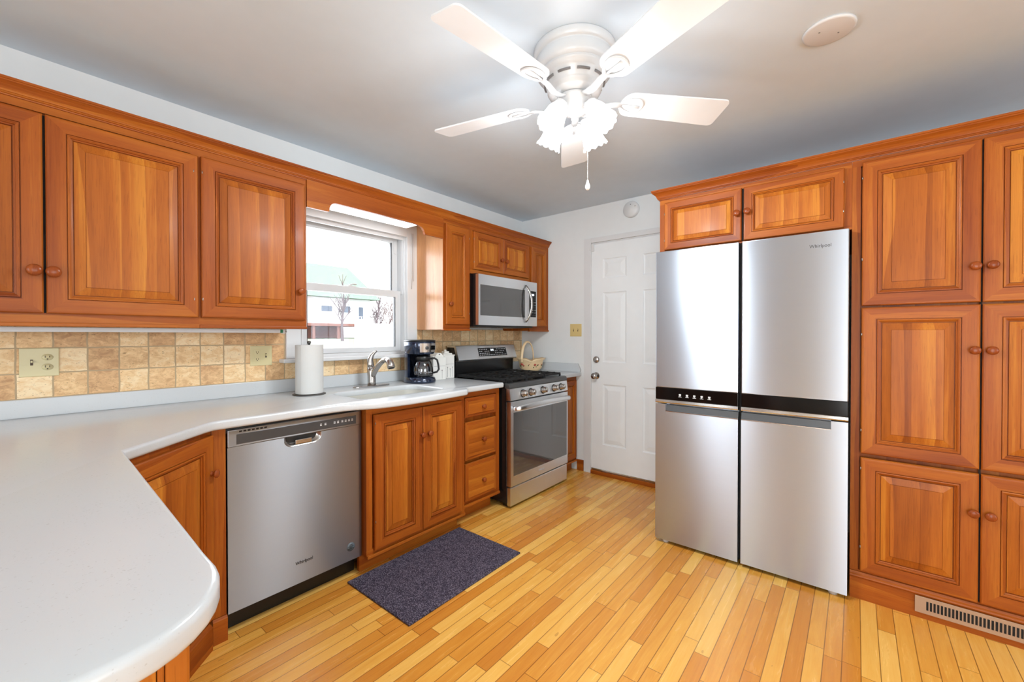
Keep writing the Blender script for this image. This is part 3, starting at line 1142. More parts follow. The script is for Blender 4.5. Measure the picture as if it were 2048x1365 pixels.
for k in range(11):
    q = k / 10
    hp.append((0.06 + (RW - 0.12) * q, -0.056 - 0.006 * sin(pi * q), 0.726 + 0.010 * sin(pi * q)))
hp += [(RW - 0.045, -0.050, 0.724), (RW - 0.032, -0.035, 0.722), (RW - 0.030, -0.006, 0.720)]
b.tube(hp, 0.014, M['steelr'], 12, flat=(0.7, 1.25))
b.build('handle', d)
text_mesh('logo', 'Whirlpool', 0.020, M['glyph'], d, facing_minus_y(RW / 2, -0.0058, 0.198), xscale=0.9)
b = MB()
b.prism([(-0.006, 0.778), (0.004, 0.862), (0.04, 0.866), (0.04, 0.778)], 'x', 0.0, RW, M['steelr'], 0.003)
cpn = b.build('control_panel', r)
b = MB()
b.prism([(0.004, 0.864), (0.002, 0.872), (0.010, 0.898), (0.030, 0.902), (0.05, 0.901), (0.05, 0.864)], 'x', 0.0, RW, M['rangegrey'], 0.002)
b.build('cooktop_rim', r)
for kx in (0.150, 0.246, 0.405, 0.560, 0.665):
    kb = MB()
    kb.lathe([(0.0, 0.0), (0.026, 0.0), (0.026, 0.006), (0.023, 0.010), (0.0225, 0.034), (0.020, 0.038), (0.0, 0.038)], M['nickel'], 28, Matrix.Rotation(pi / 2 + radians(-7), 4, 'X'), cap=False)
    kb.lathe([(0.0, 0.0), (0.030, 0.0), (0.030, 0.003), (0.0, 0.003)], M['enamel'], 28, Matrix.Rotation(pi / 2 + radians(-7), 4, 'X'), cap=False)
    kb.box(-0.0035, 0.0035, -0.046, -0.030, -0.020, 0.020, M['chrome'], 0.002)
    kb.build('knob', cpn, (kx, -0.001, 0.818))
b = MB()
b.box(0.002, RW - 0.002, 0.045, 0.60, 0.862, 0.889, M['enamel'], 0.004)
ctp = b.build('cooktop', r)
for bx_, by_, br in ((0.165, 0.18, 0.045), (0.165, 0.46, 0.036), (0.383, 0.32, 0.055), (0.60, 0.18, 0.050), (0.60, 0.46, 0.036)):
    q = MB()
    q.lathe([(0.0, 0.0), (br + 0.012, 0.0), (br + 0.010, 0.006), (br, 0.008), (br, 0.016), (br - 0.004, 0.020), (0.0, 0.021)], M['iron'], 28, cap=False)
    q.build('burner', ctp, (bx_, by_, 0.8885))
for gx0, gx1 in ((0.020, 0.262), (0.266, 0.500), (0.504, RW - 0.020)):
    g = MB()
    h0, h1 = 0.914, 0.930
    gy0, gy1 = 0.055, 0.585
    for x in (gx0, gx1 - 0.010):
        g.box(x, x + 0.010, gy0, gy1, h0, h1, M['iron'], 0.002)
    for y in (gy0, 0.31, gy1 - 0.010):
        g.box(gx0, gx1, y, y + 0.010, h0, h1, M['iron'], 0.002)
    cx = (gx0 + gx1) / 2
    for y0_, y1_ in ((gy0, 0.165), (0.205, 0.31), (0.32, 0.44), (0.48, gy1)):
        g.box(cx - 0.005, cx + 0.005, y0_, y1_, h0 + 0.001, h1 + 0.002, M['iron'], 0.002)
    for y in (0.115, 0.185, 0.255, 0.385, 0.46, 0.53):
        g.box(gx0, cx - 0.022, y - 0.004, y + 0.004, h0 + 0.001, h1 + 0.002, M['iron'], 0.002)
        g.box(cx + 0.022, gx1, y - 0.004, y + 0.004, h0 + 0.001, h1 + 0.002, M['iron'], 0.002)
    for x in (gx0 + 0.005, gx1 - 0.005):
        for y in (gy0 + 0.005, 0.315, gy1 - 0.005):
            g.box(x - 0.006, x + 0.006, y - 0.006, y + 0.006, 0.889, h0 + 0.002, M['iron'])
    g.build('grate', ctp)
bg = MB()
bg.prism([(0.605, 0.862), (0.600, 1.040), (0.585, 1.050), (0.62, 1.150), (0.70, 1.150), (0.70, 0.862)], 'x', 0.035, RW + 0.002, M['enamel'])
bgo = bg.build('backguard', r)
b = MB()
b.prism([(0.566, 1.036), (0.558, 1.046), (0.594, 1.156), (0.602, 1.160), (0.70, 1.160), (0.70, 1.148), (0.615, 1.148), (0.585, 1.046), (0.60, 1.036)], 'x', 0.030, RW + 0.006, M['steelr'])
b.build('silver_panel', bgo)
b = MB()
A, B_ = Vector((0.5575, 1.049)), Vector((0.5925, 1.152))
def onbg(t, o=0.0012):
    p = A.lerp(B_, t)
    return p.x - o, p.y
for (xa, xb, ta, tb, m_, off) in [(0.275, 0.640, 0.18, 0.86, M['blackglass'], 0.0012)]:
    y0_, z0_ = onbg(ta, off)
    y1_, z1_ = onbg(tb, off)
    b.face([(xa, y0_, z0_), (xb, y0_, z0_), (xb, y1_, z1_), (xa, y1_, z1_)], m_)
for row, t0 in enumerate((0.72, 0.56, 0.40, 0.26)):
    for k in range(16):
        if 5 < k < 9 and row < 3:
            continue
        if rr.random() < 0.2:
            continue
        xa = 0.285 + k * 0.022
        y0_, z0_ = onbg(t0, 0.0018)
        y1_, z1_ = onbg(t0 + 0.045, 0.0018)
        b.face([(xa, y0_, z0_), (xa + 0.013, y0_, z0_), (xa + 0.013, y1_, z1_), (xa, y1_, z1_)], M['glyph'])
y0_, z0_ = onbg(0.60, 0.0018)
y1_, z1_ = onbg(0.76, 0.0018)
for k in range(3):
    xa = 0.432 + k * 0.014
    b.face([(xa, y0_, z0_), (xa + 0.008, y0_, z0_), (xa + 0.008, y1_, z1_), (xa, y1_, z1_)], M['led'])
b.build('display', bgo)

# ================================================================== MICROWAVE
r = empty('microwave', (2.3185, 2.232, 1.318), 0, 'stainless over-the-range microwave hung under the short cabinet', 'microwave')
MWW = 0.760
b = MB()
b.box(0.0, MWW, 0.030, 0.41, 0.012, 0.408, M['enamel'])
b.box(0.0, MWW, 0.05, 0.40, -0.004, 0.012, M['black'])
for k in range(2):
    b.box(0.12 + k * 0.35, 0.35 + k * 0.35, 0.12, 0.30, -0.008, -0.003, M['darkgrey'])
b.build('body', r)
b = MB()
wz0, wz1, wx0, wx1 = 0.084, 0.322, 0.020, 0.552
b.box(0.0, wx0, 0.0, 0.030, 0.010, 0.402, M['steelr'])
b.box(wx0, wx1, 0.0, 0.030, 0.010, wz0, M['steelr'])
b.box(wx0, wx1, 0.0, 0.030, wz1, 0.402, M['steelr'])
b.box(wx1, 0.624, 0.0, 0.030, 0.010, 0.402, M['steelr'])
d = b.build('door', r)
b = MB()
b.box(wx0, wx1 + 0.030, -0.001, 0.024, wz0, wz1, M['mwglass'])
b.build('window', d)
hp = []
for k in range(15):
    q = k / 14
    hp.append((0.588 + 0.020 * sin(pi * q), -0.004 - 0.052 * math.sin(pi * q) ** 0.6, 0.046 + 0.315 * q))
MB().tube(hp, 0.0115, M['nickel'], 12, flat=(1.2, 0.8)).build('handle', d)
b = MB()
b.box(0.6265, MWW, 0.0, 0.030, 0.010, 0.402, M['steelr'], 0.002)
cpo = b.build('control_panel', r)
b = MB()
b.box(0.645, 0.742, -0.0015, 0.004, 0.090, 0.322, M['blackglass'])
for i in range(5):
    for j in range(7):
        b.box(0.655 + i * 0.017, 0.664 + i * 0.017, -0.0022, -0.001, 0.104 + j * 0.023, 0.109 + j * 0.023, M['glyph'] if (i * j) % 3 else M['darkgrey'])
b.box(0.672, 0.712, -0.0022, -0.001, 0.280, 0.298, M['led'])
b.build('keypad', cpo)

# ================================================================== REFRIGERATOR
FX = 2.515
r = empty('refrigerator', (FX, 0.4815, 0), radians(-90), 'large stainless steel four-door refrigerator with a black control band', 'refrigerator')
# local: x runs to the right across the front (world -y), outward is -y local
HW = 0.4555
b = MB()
b.box(-HW + 0.012, HW - 0.012, 0.062, 0.815, 0.035, 1.740, M['gasket'])
b.build('body', r)
for x in (-HW + 0.03, HW - 0.075):
    b = MB()
    b.lathe([(0.0, 0.0), (0.018, 0.0), (0.018, 0.03), (0.010, 0.036), (0.0, 0.036)], M['glyph'], 16, Matrix.Translation((x + 0.02, 0.035, 0.0)), cap=False)
    b.build('levelling_foot', r)
for side in (-1, 1):
    xa, xb = (-HW, -0.0075) if side < 0 else (0.0075, HW)
    b = MB()
    b.box(xa, xb, 0.0, 0.060, 0.937, 1.749, M['steel'], 0.004, 2)
    ud = b.build('upper_door', r)
    b = MB()
    b.box(xa, xb, 0.001, 0.055, 0.865, 0.936, M['blackglass'], 0.002)
    cb_ = b.build('control_band', r)
    if side < 0:
        for k in range(5):
            x = -0.312 + k * 0.040
            b = MB()
            b.prism([(x - 0.009, 0.886), (x + 0.009, 0.886), (x + 0.009, 0.889), (x + 0.002, 0.889), (x + 0.002, 0.894), (x + 0.006, 0.894), (x + 0.006, 0.904), (x - 0.006, 0.904), (x - 0.006, 0.894), (x - 0.002, 0.894), (x - 0.002, 0.889), (x - 0.009, 0.889)], 'y', -0.0008, 0.002, M['glyph'])
            b.build('touch_icon', cb_)
    b = MB()
    b.prism([(0.0, 0.844), (-0.004, 0.850), (-0.003, 0.862), (0.0, 0.8645), (0.055, 0.8645), (0.055, 0.844)], 'x', xa, xb, M['chrome'])
    b.build('trim_strip', r)
    # lower door with a full-width finger recess
    ra, rb = (xa + 0.060, xb) if side < 0 else (xa, xb - 0.064)
    b = MB()
    b.box(xa, xb, 0.0, 0.060, 0.022, 0.797, M['steel'])
    if side < 0:
        b.box(xa, ra, 0.0, 0.060, 0.797, 0.838, M['steel'])
    else:
        b.box(rb, xb, 0.0, 0.060, 0.797, 0.838, M['steel'])
    b.box(ra, rb, 0.040, 0.060, 0.797, 0.838, M['steel'])
    ld = b.build('lower_door', r)
    b = MB()
    b.prism([(0.0035, 0.797), (0.010, 0.834), (0.040, 0.834), (0.040, 0.797)], 'x', ra, rb, M['darkgrey'])
    b.prism([(-0.0012, 0.7945), (-0.0012, 0.7985), (0.004, 0.7995), (0.004, 0.7945)], 'x', ra, rb, M['nickel'])
    b.build('recessed_handle', ld)
text_mesh('logo', 'Whirlpool', 0.0235, M['ink'], ud, facing_minus_y(0.346, -0.0008, 1.681), xscale=0.88)
MB().box(-0.0072, 0.0072, 0.03, 0.062, 0.03, 1.745, M['blackgap']).build('centre_gap', r)

# ================================================================== OVER-FRIDGE CABINET, PANTRY
PX = 2.580  # face frame plane; door fronts stand at 2.56


def side_cab(name, ya, w, zb, zt, label, depth=0.812):
    r = empty(name, (PX, ya, 0), radians(-90), label, 'cabinet', 'cherry cabinets on the refrigerator wall')
    b = MB()
    b.box(0.0, w, 0.018, depth, zb, zt, WV)
    b.box(0.0, w, 0.0, 0.018, zt - 0.03, zt, WH)
    b.box(0.0, w, 0.0, 0.018, zb, zb + 0.02, WH)
    b.box(0.0, 0.032, 0.0, 0.018, zb + 0.02, zt - 0.03, WV)
    b.box(w - 0.032, w, 0.0, 0.018, zb + 0.02, zt - 0.03, WV)
    b.build('body', r)
    return r


r = side_cab('wall_cabinet', 0.937, 0.919, 1.755, 2.076, 'low two-door cherry cabinet above the refrigerator')
cab_door(r, 0.033, 1.765, 0.418, 0.286, knob=(0.430, 1.914), hinge=[(0.034, 1.98), (0.034, 1.82)], scale=0.72)
cab_door(r, 0.462, 1.765, 0.428, 0.286, knob=(0.481, 1.916), hinge=[(0.888, 1.98), (0.888, 1.84)], scale=0.72)
MB().box(0.4515, 0.4615, -0.006, 0.001, 1.767, 2.049, M['blackgap']).build('door_gap', r)

PY0, PW = 0.0175, 0.855
r = side_cab('pantry_cabinet', PY0, PW, 0.115, 2.076, 'tall six-door cherry pantry cabinet right of the refrigerator')
dx0, dw = 0.037, 0.3775
dx1 = dx0 + dw + 0.006
for z, h, kz, hz in ((1.387, 0.672, 1.535, (1.98, 1.60)), (0.693, 0.684, 1.187, (1.25, 0.80)), (0.137, 0.537, 0.511, (0.62, 0.25))):
    cab_door(r, dx0, z, dw, h, knob=(dx0 + dw - 0.017, kz), hinge=[(dx0 + 0.001, q) for q in hz], knob_r=0.0175)
    cab_door(r, dx1, z, dw, h, knob=(dx1 + 0.025, kz), hinge=[(dx1 + dw - 0.001, q) for q in hz], knob_r=0.0175)
MB().box(dx0 + dw, dx1, -0.006, 0.001, 0.14, 2.056, M['blackgap']).build('door_gap', r)
b = MB()
sweep(b, [(0.0, 0.0), (PW, 0.0)], [(0.0, 0.0), (0.012, 0.0), (0.012, 0.100), (0.016, 0.103), (0.018, 0.108), (0.016, 0.113), (0.010, 0.118), (0.006, 0.127), (0.0, 0.128)], WH)
b.build('plinth', r)

b = MB()
sweep(b, [(XD - 0.002, 0.938), (PX, 0.938), (PX, PY0 - PW)][::-1], [(-o, 2.0765 + z) for o, z in CROWN], [WY, WH])
o = b.build('crown_moulding')
tag(o, 'cherry crown moulding across the tops of the refrigerator wall cabinets', 'moulding')

# floor register in the pantry plinth
r = empty('vent_register', (PX - 0.0190, -0.208, 0.028), radians(-90), 'tan metal vent register set in the pantry plinth', 'vent')
VW = 0.420
b = MB()
b.box(0, VW, -0.003, 0.0, 0.0, 0.072, M['regm'], 0.0012)
plate = b.build('face_plate', r)
b = MB()
for k in range(32):
    x = 0.036 + k * 0.0112
    b.box(x, x + 0.0068, -0.0036, -0.002, 0.018, 0.056, M['blackgap'])
b.build('louvres', r)

# ================================================================== DOOR
d1 = struct(empty('door_1', (3.400, 1.850, 0)), 'white six-panel door beside the range')
Y0 = 1.850
b = MB()
pp = [(0.0, 0.0), (0.010, 0.008), (0.016, 0.008), (0.046, 0.002)]
b.box(0.0, 0.04, 0.9375 - Y0, 0.0, 0.050, 2.064, M['doorw'])
slabm = b
cols = [(1.738, 1.518), (1.372, 1.152)]
rws = [(1.752, 1.925), (1.008, 1.628), (0.272, 0.812)]
# panelled skin: horizontal strips with raised-and-sunk panels
sk = MB()
mi = sk.mi(M['doorw'])
ys = [0.0] + [v - Y0 for c_ in cols for v in c_] + [0.9375 - Y0]
zs = [0.050] + [v for rw in sorted(rws) for v in rw] + [2.064]
XS = -0.010
for i in range(len(ys) - 1):
    for j in range(len(zs) - 1):
        ya, yb, za, zb_ = ys[i], ys[i + 1], zs[j], zs[j + 1]
        if i % 2 == 1 and j % 2 == 1:
            prev = None
            for ins, dep in [(0.0, 0.0), (0.006, 0.005), (0.016, 0.007), (0.022, 0.006), (0.052, 0.001), (0.054, 0.001)]:
                ring = [sk.bm.verts.new((XS + dep, ya - ins, za + ins)), sk.bm.verts.new((XS + dep, yb + ins, za + ins)), sk.bm.verts.new((XS + dep, yb + ins, zb_ - ins)), sk.bm.verts.new((XS + dep, ya - ins, zb_ - ins))]
                if prev:
                    for s_ in range(4):
                        sk.bm.faces.new((prev[s_], prev[(s_ + 1) % 4], ring[(s_ + 1) % 4], ring[s_])).material_index = mi
                prev = ring
            sk.bm.faces.new(prev).material_index = mi
        else:
            sk.face([(XS, ya, za), (XS, yb, za), (XS, yb, zb_), (XS, ya, zb_)], M['doorw'])
sk.box(XS, 0.0, -0.0005, 0.0, 0.050, 2.064, M['doorw'])
me_sk = sk.build('door_face', d1)
slabm.build('door_slab', d1)
b = MB()
b.box(-0.020, -0.0055, 0.0, 0.072, -0.0, 2.122, M['trimw'], 0.003)
b.box(-0.020, -0.0055, 0.9375 - Y0 - 0.072, 0.9375 - Y0, 0.0, 2.122, M['trimw'], 0.003)
b.box(-0.020, -0.0055, 0.9375 - Y0, 0.0, 2.078, 2.122, M['trimw'], 0.003)
b.box(-0.005, 0.14, 0.0005, 0.004, 0.0, 2.08, M['trimw'])
b.box(-0.005, 0.14, 0.9375 - Y0, 0.0, 2.066, 2.084, M['trimw'])
b.build('casing', d1)
b = MB()
b.box(-0.028, 0.14, 0.9375 - Y0, 0.0, 0.0, 0.034, WY, 0.004)
b.build('threshold', d1)
b = MB()
b.box(-0.012, 0.01, 0.9375 - Y0 + .002, -0.002, 0.035, 0.049, M['nickel'], 0.002)
b.build('door_sweep', d1)
for nm, z, prof in (('deadbolt', 1.029, [(0.0, 0.0), (0.030, 0.0), (0.030, 0.006), (0.024, 0.013), (0.013, 0.016), (0.0, 0.018)]),
                    ('door_knob', 0.884, [(0.0, 0.0), (0.032, 0.0), (0.031, 0.006), (0.014, 0.010), (0.011, 0.022), (0.014, 0.030), (0.024, 0.034), (0.028, 0.045), (0.026, 0.057), (0.016, 0.062), (0.0, 0.063)])):
    b = MB()
    b.lathe(prof, M['nickel'], 28, Matrix.Rotation(-pi / 2, 4, 'Y'), cap=False)
    if nm == 'deadbolt':
        b.box(-0.034, -0.016, -0.005, 0.005, -0.018, 0.018, M['nickel'], 0.003)
    b.build(nm, d1, (-0.010, 1.800 - Y0, z))
r = empty('door_sensor', (3.389, 1.850, 2.02), 0, 'small white alarm sensor at the top left corner of the door', 'sensor')
b = MB()
b.box(-0.012, 0.0, -0.028, -0.003, -0.02, 0.045, M['trimw'], 0.002)
b.build('case', r)
b = MB()
b.box(-0.016, -0.0042, 0.0045, 0.014, -0.012, 0.045, M['trimw'], 0.002)
b.build('magnet', r)


# ================================================================== PLATES
def toggle(b, x, y, z, m1, m2, ax='y'):
    if ax == 'y':
        b.box(x - 0.004, x + 0.004, y - 0.0005, y + 0.001, z - 0.012, z + 0.012, m2)
        b.box(x - 0.003, x + 0.003, y - 0.011, y, z - 0.001, z + 0.008, m1, 0.001)
    else:
        b.box(x - 0.0005, x + 0.001, y - 0.004, y + 0.004, z - 0.012, z + 0.012, m2)
        b.box(x - 0.011, x, y - 0.003, y + 0.003, z - 0.001, z + 0.008, m1, 0.001)


def duplex(b, x, y, z, m1, m2):
    for dz in (-0.0205, 0.0205):
        b.lathe([(0.0, 0.0), (0.0170, 0.0), (0.0165, 0.0016), (0.0, 0.0018)], m1, 24, Matrix.Translation((x, y, z + dz)) @ Matrix.Rotation(pi / 2, 4, 'X') @ Matrix.Diagonal((1, 0.82, 1, 1)), cap=False)
        b.box(x - 0.0075, x - 0.0055, y - 0.0026, y - 0.001, z + dz - 0.002, z + dz + 0.007, m2)
        b.box(x + 0.0050, x + 0.0070, y - 0.0026, y - 0.001, z + dz - 0.001, z + dz + 0.006, m2)
        b.box(x - 0.0022, x + 0.0022, y - 0.0026, y - 0.001, z + dz - 0.0095, z + dz - 0.0055, m2)


r = empty('outlet_plate', (0.103, 2.638, 1.136), 0, 'large ivory plate with one switch and two outlets at the far left', 'outlet')
b = MB()
b.box(-0.056, 0.056, -0.006, 0.0, -0.059, 0.059, M['ivory'], 0.003)
b.build('plate', r)
b = MB()
toggle(b, -0.022, -0.006, 0.0, M['ivory'], M['ivorydark'])
b.build('toggle_switch', r)
b = MB()
duplex(b, 0.022, -0.006, 0.0, M['ivory'], M['ivorydark'])
b.build('receptacle', r)
r = empty('outlet_plate', (0.947, 2.638, 1.132), 0, 'smaller ivory plate with an outlet and switch left of the window', 'outlet')
b = MB()
b.box(-0.057, 0.057, -0.006, 0.0, -0.057, 0.057, M['ivory'], 0.003)
b.build('plate', r)
b = MB()
b.box(-0.038, -0.006, -0.0085, -0.005, -0.033, 0.033, M['ivory'], 0.001)
for dz in (-0.02, 0.02):
    b.box(-0.029, -0.027, -0.0092, -0.0084, dz - 0.003, dz + 0.005, M['ivorydark'])
    b.box(-0.018, -0.016, -0.0092, -0.0084, dz - 0.003, dz + 0.005, M['ivorydark'])
    b.box(-0.024, -0.020, -0.0092, -0.0084, dz - 0.009, dz - 0.005, M['ivorydark'])
b.box(-0.026, -0.018, -0.0095, -0.008, -0.003, 0.003, M['ivory'])
b.build('receptacle', r)
b = MB()
toggle(b, 0.024, -0.006, 0.0, M['ivory'], M['ivorydark'])
b.build('toggle_switch', r)
r = empty('switch_plate', (XD, 2.014, 1.295), 0, 'yellowed ivory double switch plate on the wall left of the door', 'switch')
b = MB()
b.box(-0.006, 0.0, -0.061, 0.061, -0.058, 0.058, M['yellowivory'], 0.003)
b.build('plate', r)
for dy in (0.023, -0.023):
    b = MB()
    toggle(b, -0.006, dy, 0.0, M['yellowivory'], M['ivorydark'], 'x')
    b.build('toggle_switch', r)

r = empty('smoke_alarm', (XD, 1.471, 2.309), 0, 'round white alarm disc on the wall above the door', 'alarm')
b = MB()
b.lathe([(0.0, 0.0), (0.066, 0.0), (0.068, 0.008), (0.068, 0.026), (0.062, 0.034), (0.0, 0.036)], M['trimw'], 40, Matrix.Rotation(-pi / 2, 4, 'Y'), cap=False)
b.build('case', r)
b = MB()
b.lathe([(0.0, 0.0), (0.004, 0.0), (0.004, 0.001), (0.0, 0.001)], M['ceramicgrey'], 10, Matrix.Translation((-0.036, -0.002, 0.038)) @ Matrix.Rotation(-pi / 2, 4, 'Y'), cap=False)
b.lathe([(0.0, 0.0), (0.004, 0.0), (0.004, 0.001), (0.0, 0.001)], M['ceramicgrey'], 10, Matrix.Translation((-0.036, -0.042, 0.018)) @ Matrix.Rotation(-pi / 2, 4, 'Y'), cap=False)
b.build('screws', r)
r = empty('ceiling_cover_plate', (2.003, 0.086, ZC), 0, 'round white blank cover plate on the ceiling', 'cover plate')
b = MB()
b.lathe([(0.0, -0.010), (0.075, -0.010), (0.082, -0.008), (0.084, 0.0), (0.0, 0.0)], M['trimw'], 48, cap=False)
b.build('disc', r)
b = MB()
for x, y in ((-0.022, 0.028), (0.022, -0.028)):
    b.lathe([(0.0, -0.0112), (0.003, -0.0112), (0.003, -0.0095), (0.0, -0.0095)], M['ceramicgrey'], 10, Matrix.Translation((x, y, 0)), cap=False)
b.build('screws', r)

# ================================================================== CEILING FAN
FC = (1.503, 0.901)
fan = empty('ceiling_fan', (FC[0], FC[1], ZC), radians(174.9), 'white five-blade hugger ceiling fan with four lit glass shades', 'ceiling fan')
b = MB()
b.lathe([(0.0, 0.0), (0.166, 0.0), (0.167, -0.004), (0.167, -0.030), (0.161, -0.034), (0.157, -0.036), (0.157, -0.040), (0.160, -0.044), (0.158, -0.078), (0.153, -0.090), (0.143, -0.092), (0.142, -0.095),
         (0.146, -0.099), (0.139, -0.103), (0.138, -0.108), (0.128, -0.114), (0.124, -0.120), (0.112, -0.150), (0.110, -0.156), (0.110, -0.163), (0.104, -0.166),
         (0.104, -0.173), (0.097, -0.177), (0.090, -0.182), (0.070, -0.186), (0.0, -0.186)], M['fanw'], 64, cap=False)
b.build('motor_housing', fan)
b = MB()
for k in range(10):
    a0 = radians(36 * k + 5)
    pts = []
    for q in range(6):
        a = a0 + radians(24) * q / 5
        rr_, zz = 0.1205, -0.134
        pts.append((rr_ * cos(a), rr_ * sin(a), zz))
    b.tube(pts, 0.0048, M['ceramicgrey'], 8)
b.build('cooling_slots', fan)
b = MB()
b.lathe([(0.0, -0.186), (0.066, -0.186), (0.072, -0.190), (0.072, -0.202), (0.064, -0.208), (0.060, -0.212), (0.060, -0.232), (0.056, -0.240), (0.034, -0.248), (0.018, -0.258),
         (0.012, -0.266), (0.013, -0.274), (0.008, -0.280), (0.0, -0.282)], M['fanw'], 40, cap=False)
b.build('switch_housing', fan)

BL, BW = 0.664, 0.148


def blade_arm(parent, ang):
    Rz = Matrix.Rotation(ang, 4, 'Z')
    pitch = Matrix.Translation((0, 0, -0.190)) @ Matrix.Rotation(radians(-13), 4, 'X')
    b = MB()
    o2 = []
    # outline: rounded root, slightly flared, rounded tip
    r0, r1 = 0.200, BL
    for k in range(13):
        a = radians(90 + 180 * k / 12)
        o2.append((r0 + 0.050 + 0.050 * cos(a), 0.062 * sin(a)))
    cr = 0.022
    for k in range(7):
        a = radians(-90 + 90 * k / 6)
        o2.append((r1 - cr + cr * cos(a), -BW / 2 + cr + cr * sin(a)))
    for k in range(7):
        a = radians(0 + 90 * k / 6)
        o2.append((r1 - cr + cr * cos(a), BW / 2 - cr + cr * sin(a)))
    b.prism(o2, 'z', -0.003, 0.003, M['blade'])
    bmesh.ops.transform(b.bm, matrix=Rz @ pitch, verts=b.bm.verts)
    o = b.build('blade', parent)
    b = MB()
    b.tube([(0.060, 0, -0.006), (0.095, 0, -0.020), (0.130, 0, -0.022), (0.170, 0, -0.010), (0.205, 0, -0.007)], [0.012, 0.012, 0.012, 0.011, 0.010], M['fanw'], 10, flat=(1.4, 0.55))
    lp = []
    for k in range(21):
        a = 2 * pi * k / 20
        lp.append((0.245 - 0.048 * cos(a), 0.036 * sin(a) * (1.0 - 0.25 * cos(a)), -0.0075))
    b.tube(lp, 0.0075, M['fanw'], 8, cap=False, flat=(1.0, 0.6))
    b.tube([(0.205, 0.0, -0.0075), (0.290, 0.004, -0.0065)], 0.006, M['fanw'], 8, flat=(1.0, 0.6))
    bmesh.ops.transform(b.bm, matrix=Rz @ pitch, verts=b.bm.verts)
    b.build('blade_arm', parent)


for k in range(5):
    blade_arm(fan, radians(72 * k))

fz = ZC
lk = radians(-174.9)
for az in (82, 172, 262, 352):
    a = radians(az) + lk
    dirv = Vector((cos(a), sin(a), 0))
    ax = (dirv * sin(radians(33)) + Vector((0, 0, -cos(radians(33))))).normalized()
    root = dirv * 0.052 + Vector((0, 0, -0.262))
    neck = dirv * 0.080 + Vector((0, 0, -0.240))
    q = ax.to_track_quat('Z', 'Y').to_matrix().to_4x4()
    b = MB()
    b.tube([dirv * 0.035 + Vector((0, 0, -0.238)), dirv * 0.06 + Vector((0, 0, -0.232)), neck + ax * 0.005], 0.009, M['fanw'], 10)
    b.lathe([(0.0, -0.006), (0.020, -0.004), (0.028, 0.004), (0.030, 0.020), (0.0, 0.020)], M['fanw'], 24, Matrix.Translation(neck) @ q, cap=False)
    arm = b.build('lamp_holder', fan)
    b = MB()
    def scal(r_, z_, an):
        k_ = max(0.0, (z_ - 0.09) / 0.030)
        return r_, z_ + 0.004 * k_ * cos(an * 12)
    b.lathe([(0.0245, 0.012), (0.029, 0.022), (0.036, 0.036), (0.041, 0.052), (0.043, 0.072), (0.0445, 0.090), (0.048, 0.105), (0.054, 0.120)], M['shade'], 60, Matrix.Translation(neck) @ q, cap=False, fn=scal)
    b.build('glass_shade', arm)
    p = bpy.data.lights.new('fan_bulb', 'SPOT')
    p.spot_size = radians(164)
    p.spot_blend = 0.35
    p.energy = 14
    p.color = (0.89, 0.965, 1.0)
    p.shadow_soft_size = 0.03
    po = bpy.data.objects.new('fan_bulb', p)
    COL.objects.link(po)
    po.parent = fan
    po.location = neck + ax * 0.126
    po.rotation_euler = (-ax).to_track_quat('Z', 'Y').to_euler()
    g_ = bpy.data.lights.new('fan_bulb_glow', 'POINT')   # light the frosted glass passes on in every direction
    g_.energy = 3.0
    g_.color = (0.97, 0.985, 1.0)
    g_.shadow_soft_size = 0.045
    go = bpy.data.objects.new('fan_bulb_glow', g_)
    COL.objects.link(go)
    go.parent = fan
    go.location = neck + ax * 0.150
# pull chain
b = MB()
cx, cy = 0.0, 0.0
px_, py_ = (Matrix.Rotation(-radians(174.9), 3, 'Z') @ Vector((0.040, -0.040, 0)))[:2]
for k in range(42):
    z = -0.290 - k * 0.0055
    b.lathe([(0.0, 0.0018), (0.0016, 0.0008), (0.0016, -0.0008), (0.0, -0.0018)], M['nickel'], 6, Matrix.Translation((px_, py_, z)), cap=False)
b.tube([(px_, py_, -0.28), (px_, py_, -0.522)], 0.0007, M['nickel'], 5)
ch = b.build('pull_chain', fan)
b = MB()
b.lathe([(0.0, 0.0), (0.003, 0.0), (0.004, -0.008), (0.009, -0.022), (0.0095, -0.032), (0.006, -0.040), (0.0, -0.042)], M['ceramic'], 20, Matrix.Translation((px_, py_, -0.520)), cap=False)
b.build('pull_knob', ch)

# ================================================================== COUNTER ITEMS
CT = 0.910
r = empty('paper_towel_roll', (1.120, 2.420, CT), 0, 'white paper towel roll on a dark metal holder beside the sink', 'paper towels')
b = MB()
b.lathe([(0.0, 0.0), (0.086, 0.0), (0.088, 0.003), (0.086, 0.006), (0.0, 0.006)], M['greymetal'], 48, cap=False)
b.lathe([(0.0, 0.006), (0.006, 0.006), (0.006, 0.290), (0.010, 0.292), (0.010, 0.304), (0.0, 0.307)], M['greymetal'], 16, cap=False)
b.build('holder', r)
b = MB()
b.lathe([(0.020, 0.008), (0.071, 0.008), (0.072, 0.010), (0.072, 0.281), (0.071, 0.283), (0.020, 0.283), (0.020, 0.008)], M['paper'], 48, cap=False)
pts = []
for k in range(49):
    a = radians(-150 + 3.2 * k)
    rr_ = 0.0745
    pts.append((rr_ * cos(a), rr_ * sin(a)))
for k in range(len(pts) - 1):
    b.face([(pts[k][0], pts[k][1], 0.009), (pts[k + 1][0], pts[k + 1][1], 0.009), (pts[k + 1][0], pts[k + 1][1], 0.284), (pts[k][0], pts[k][1], 0.284)], M['paper'], True)
b.build('roll', r)

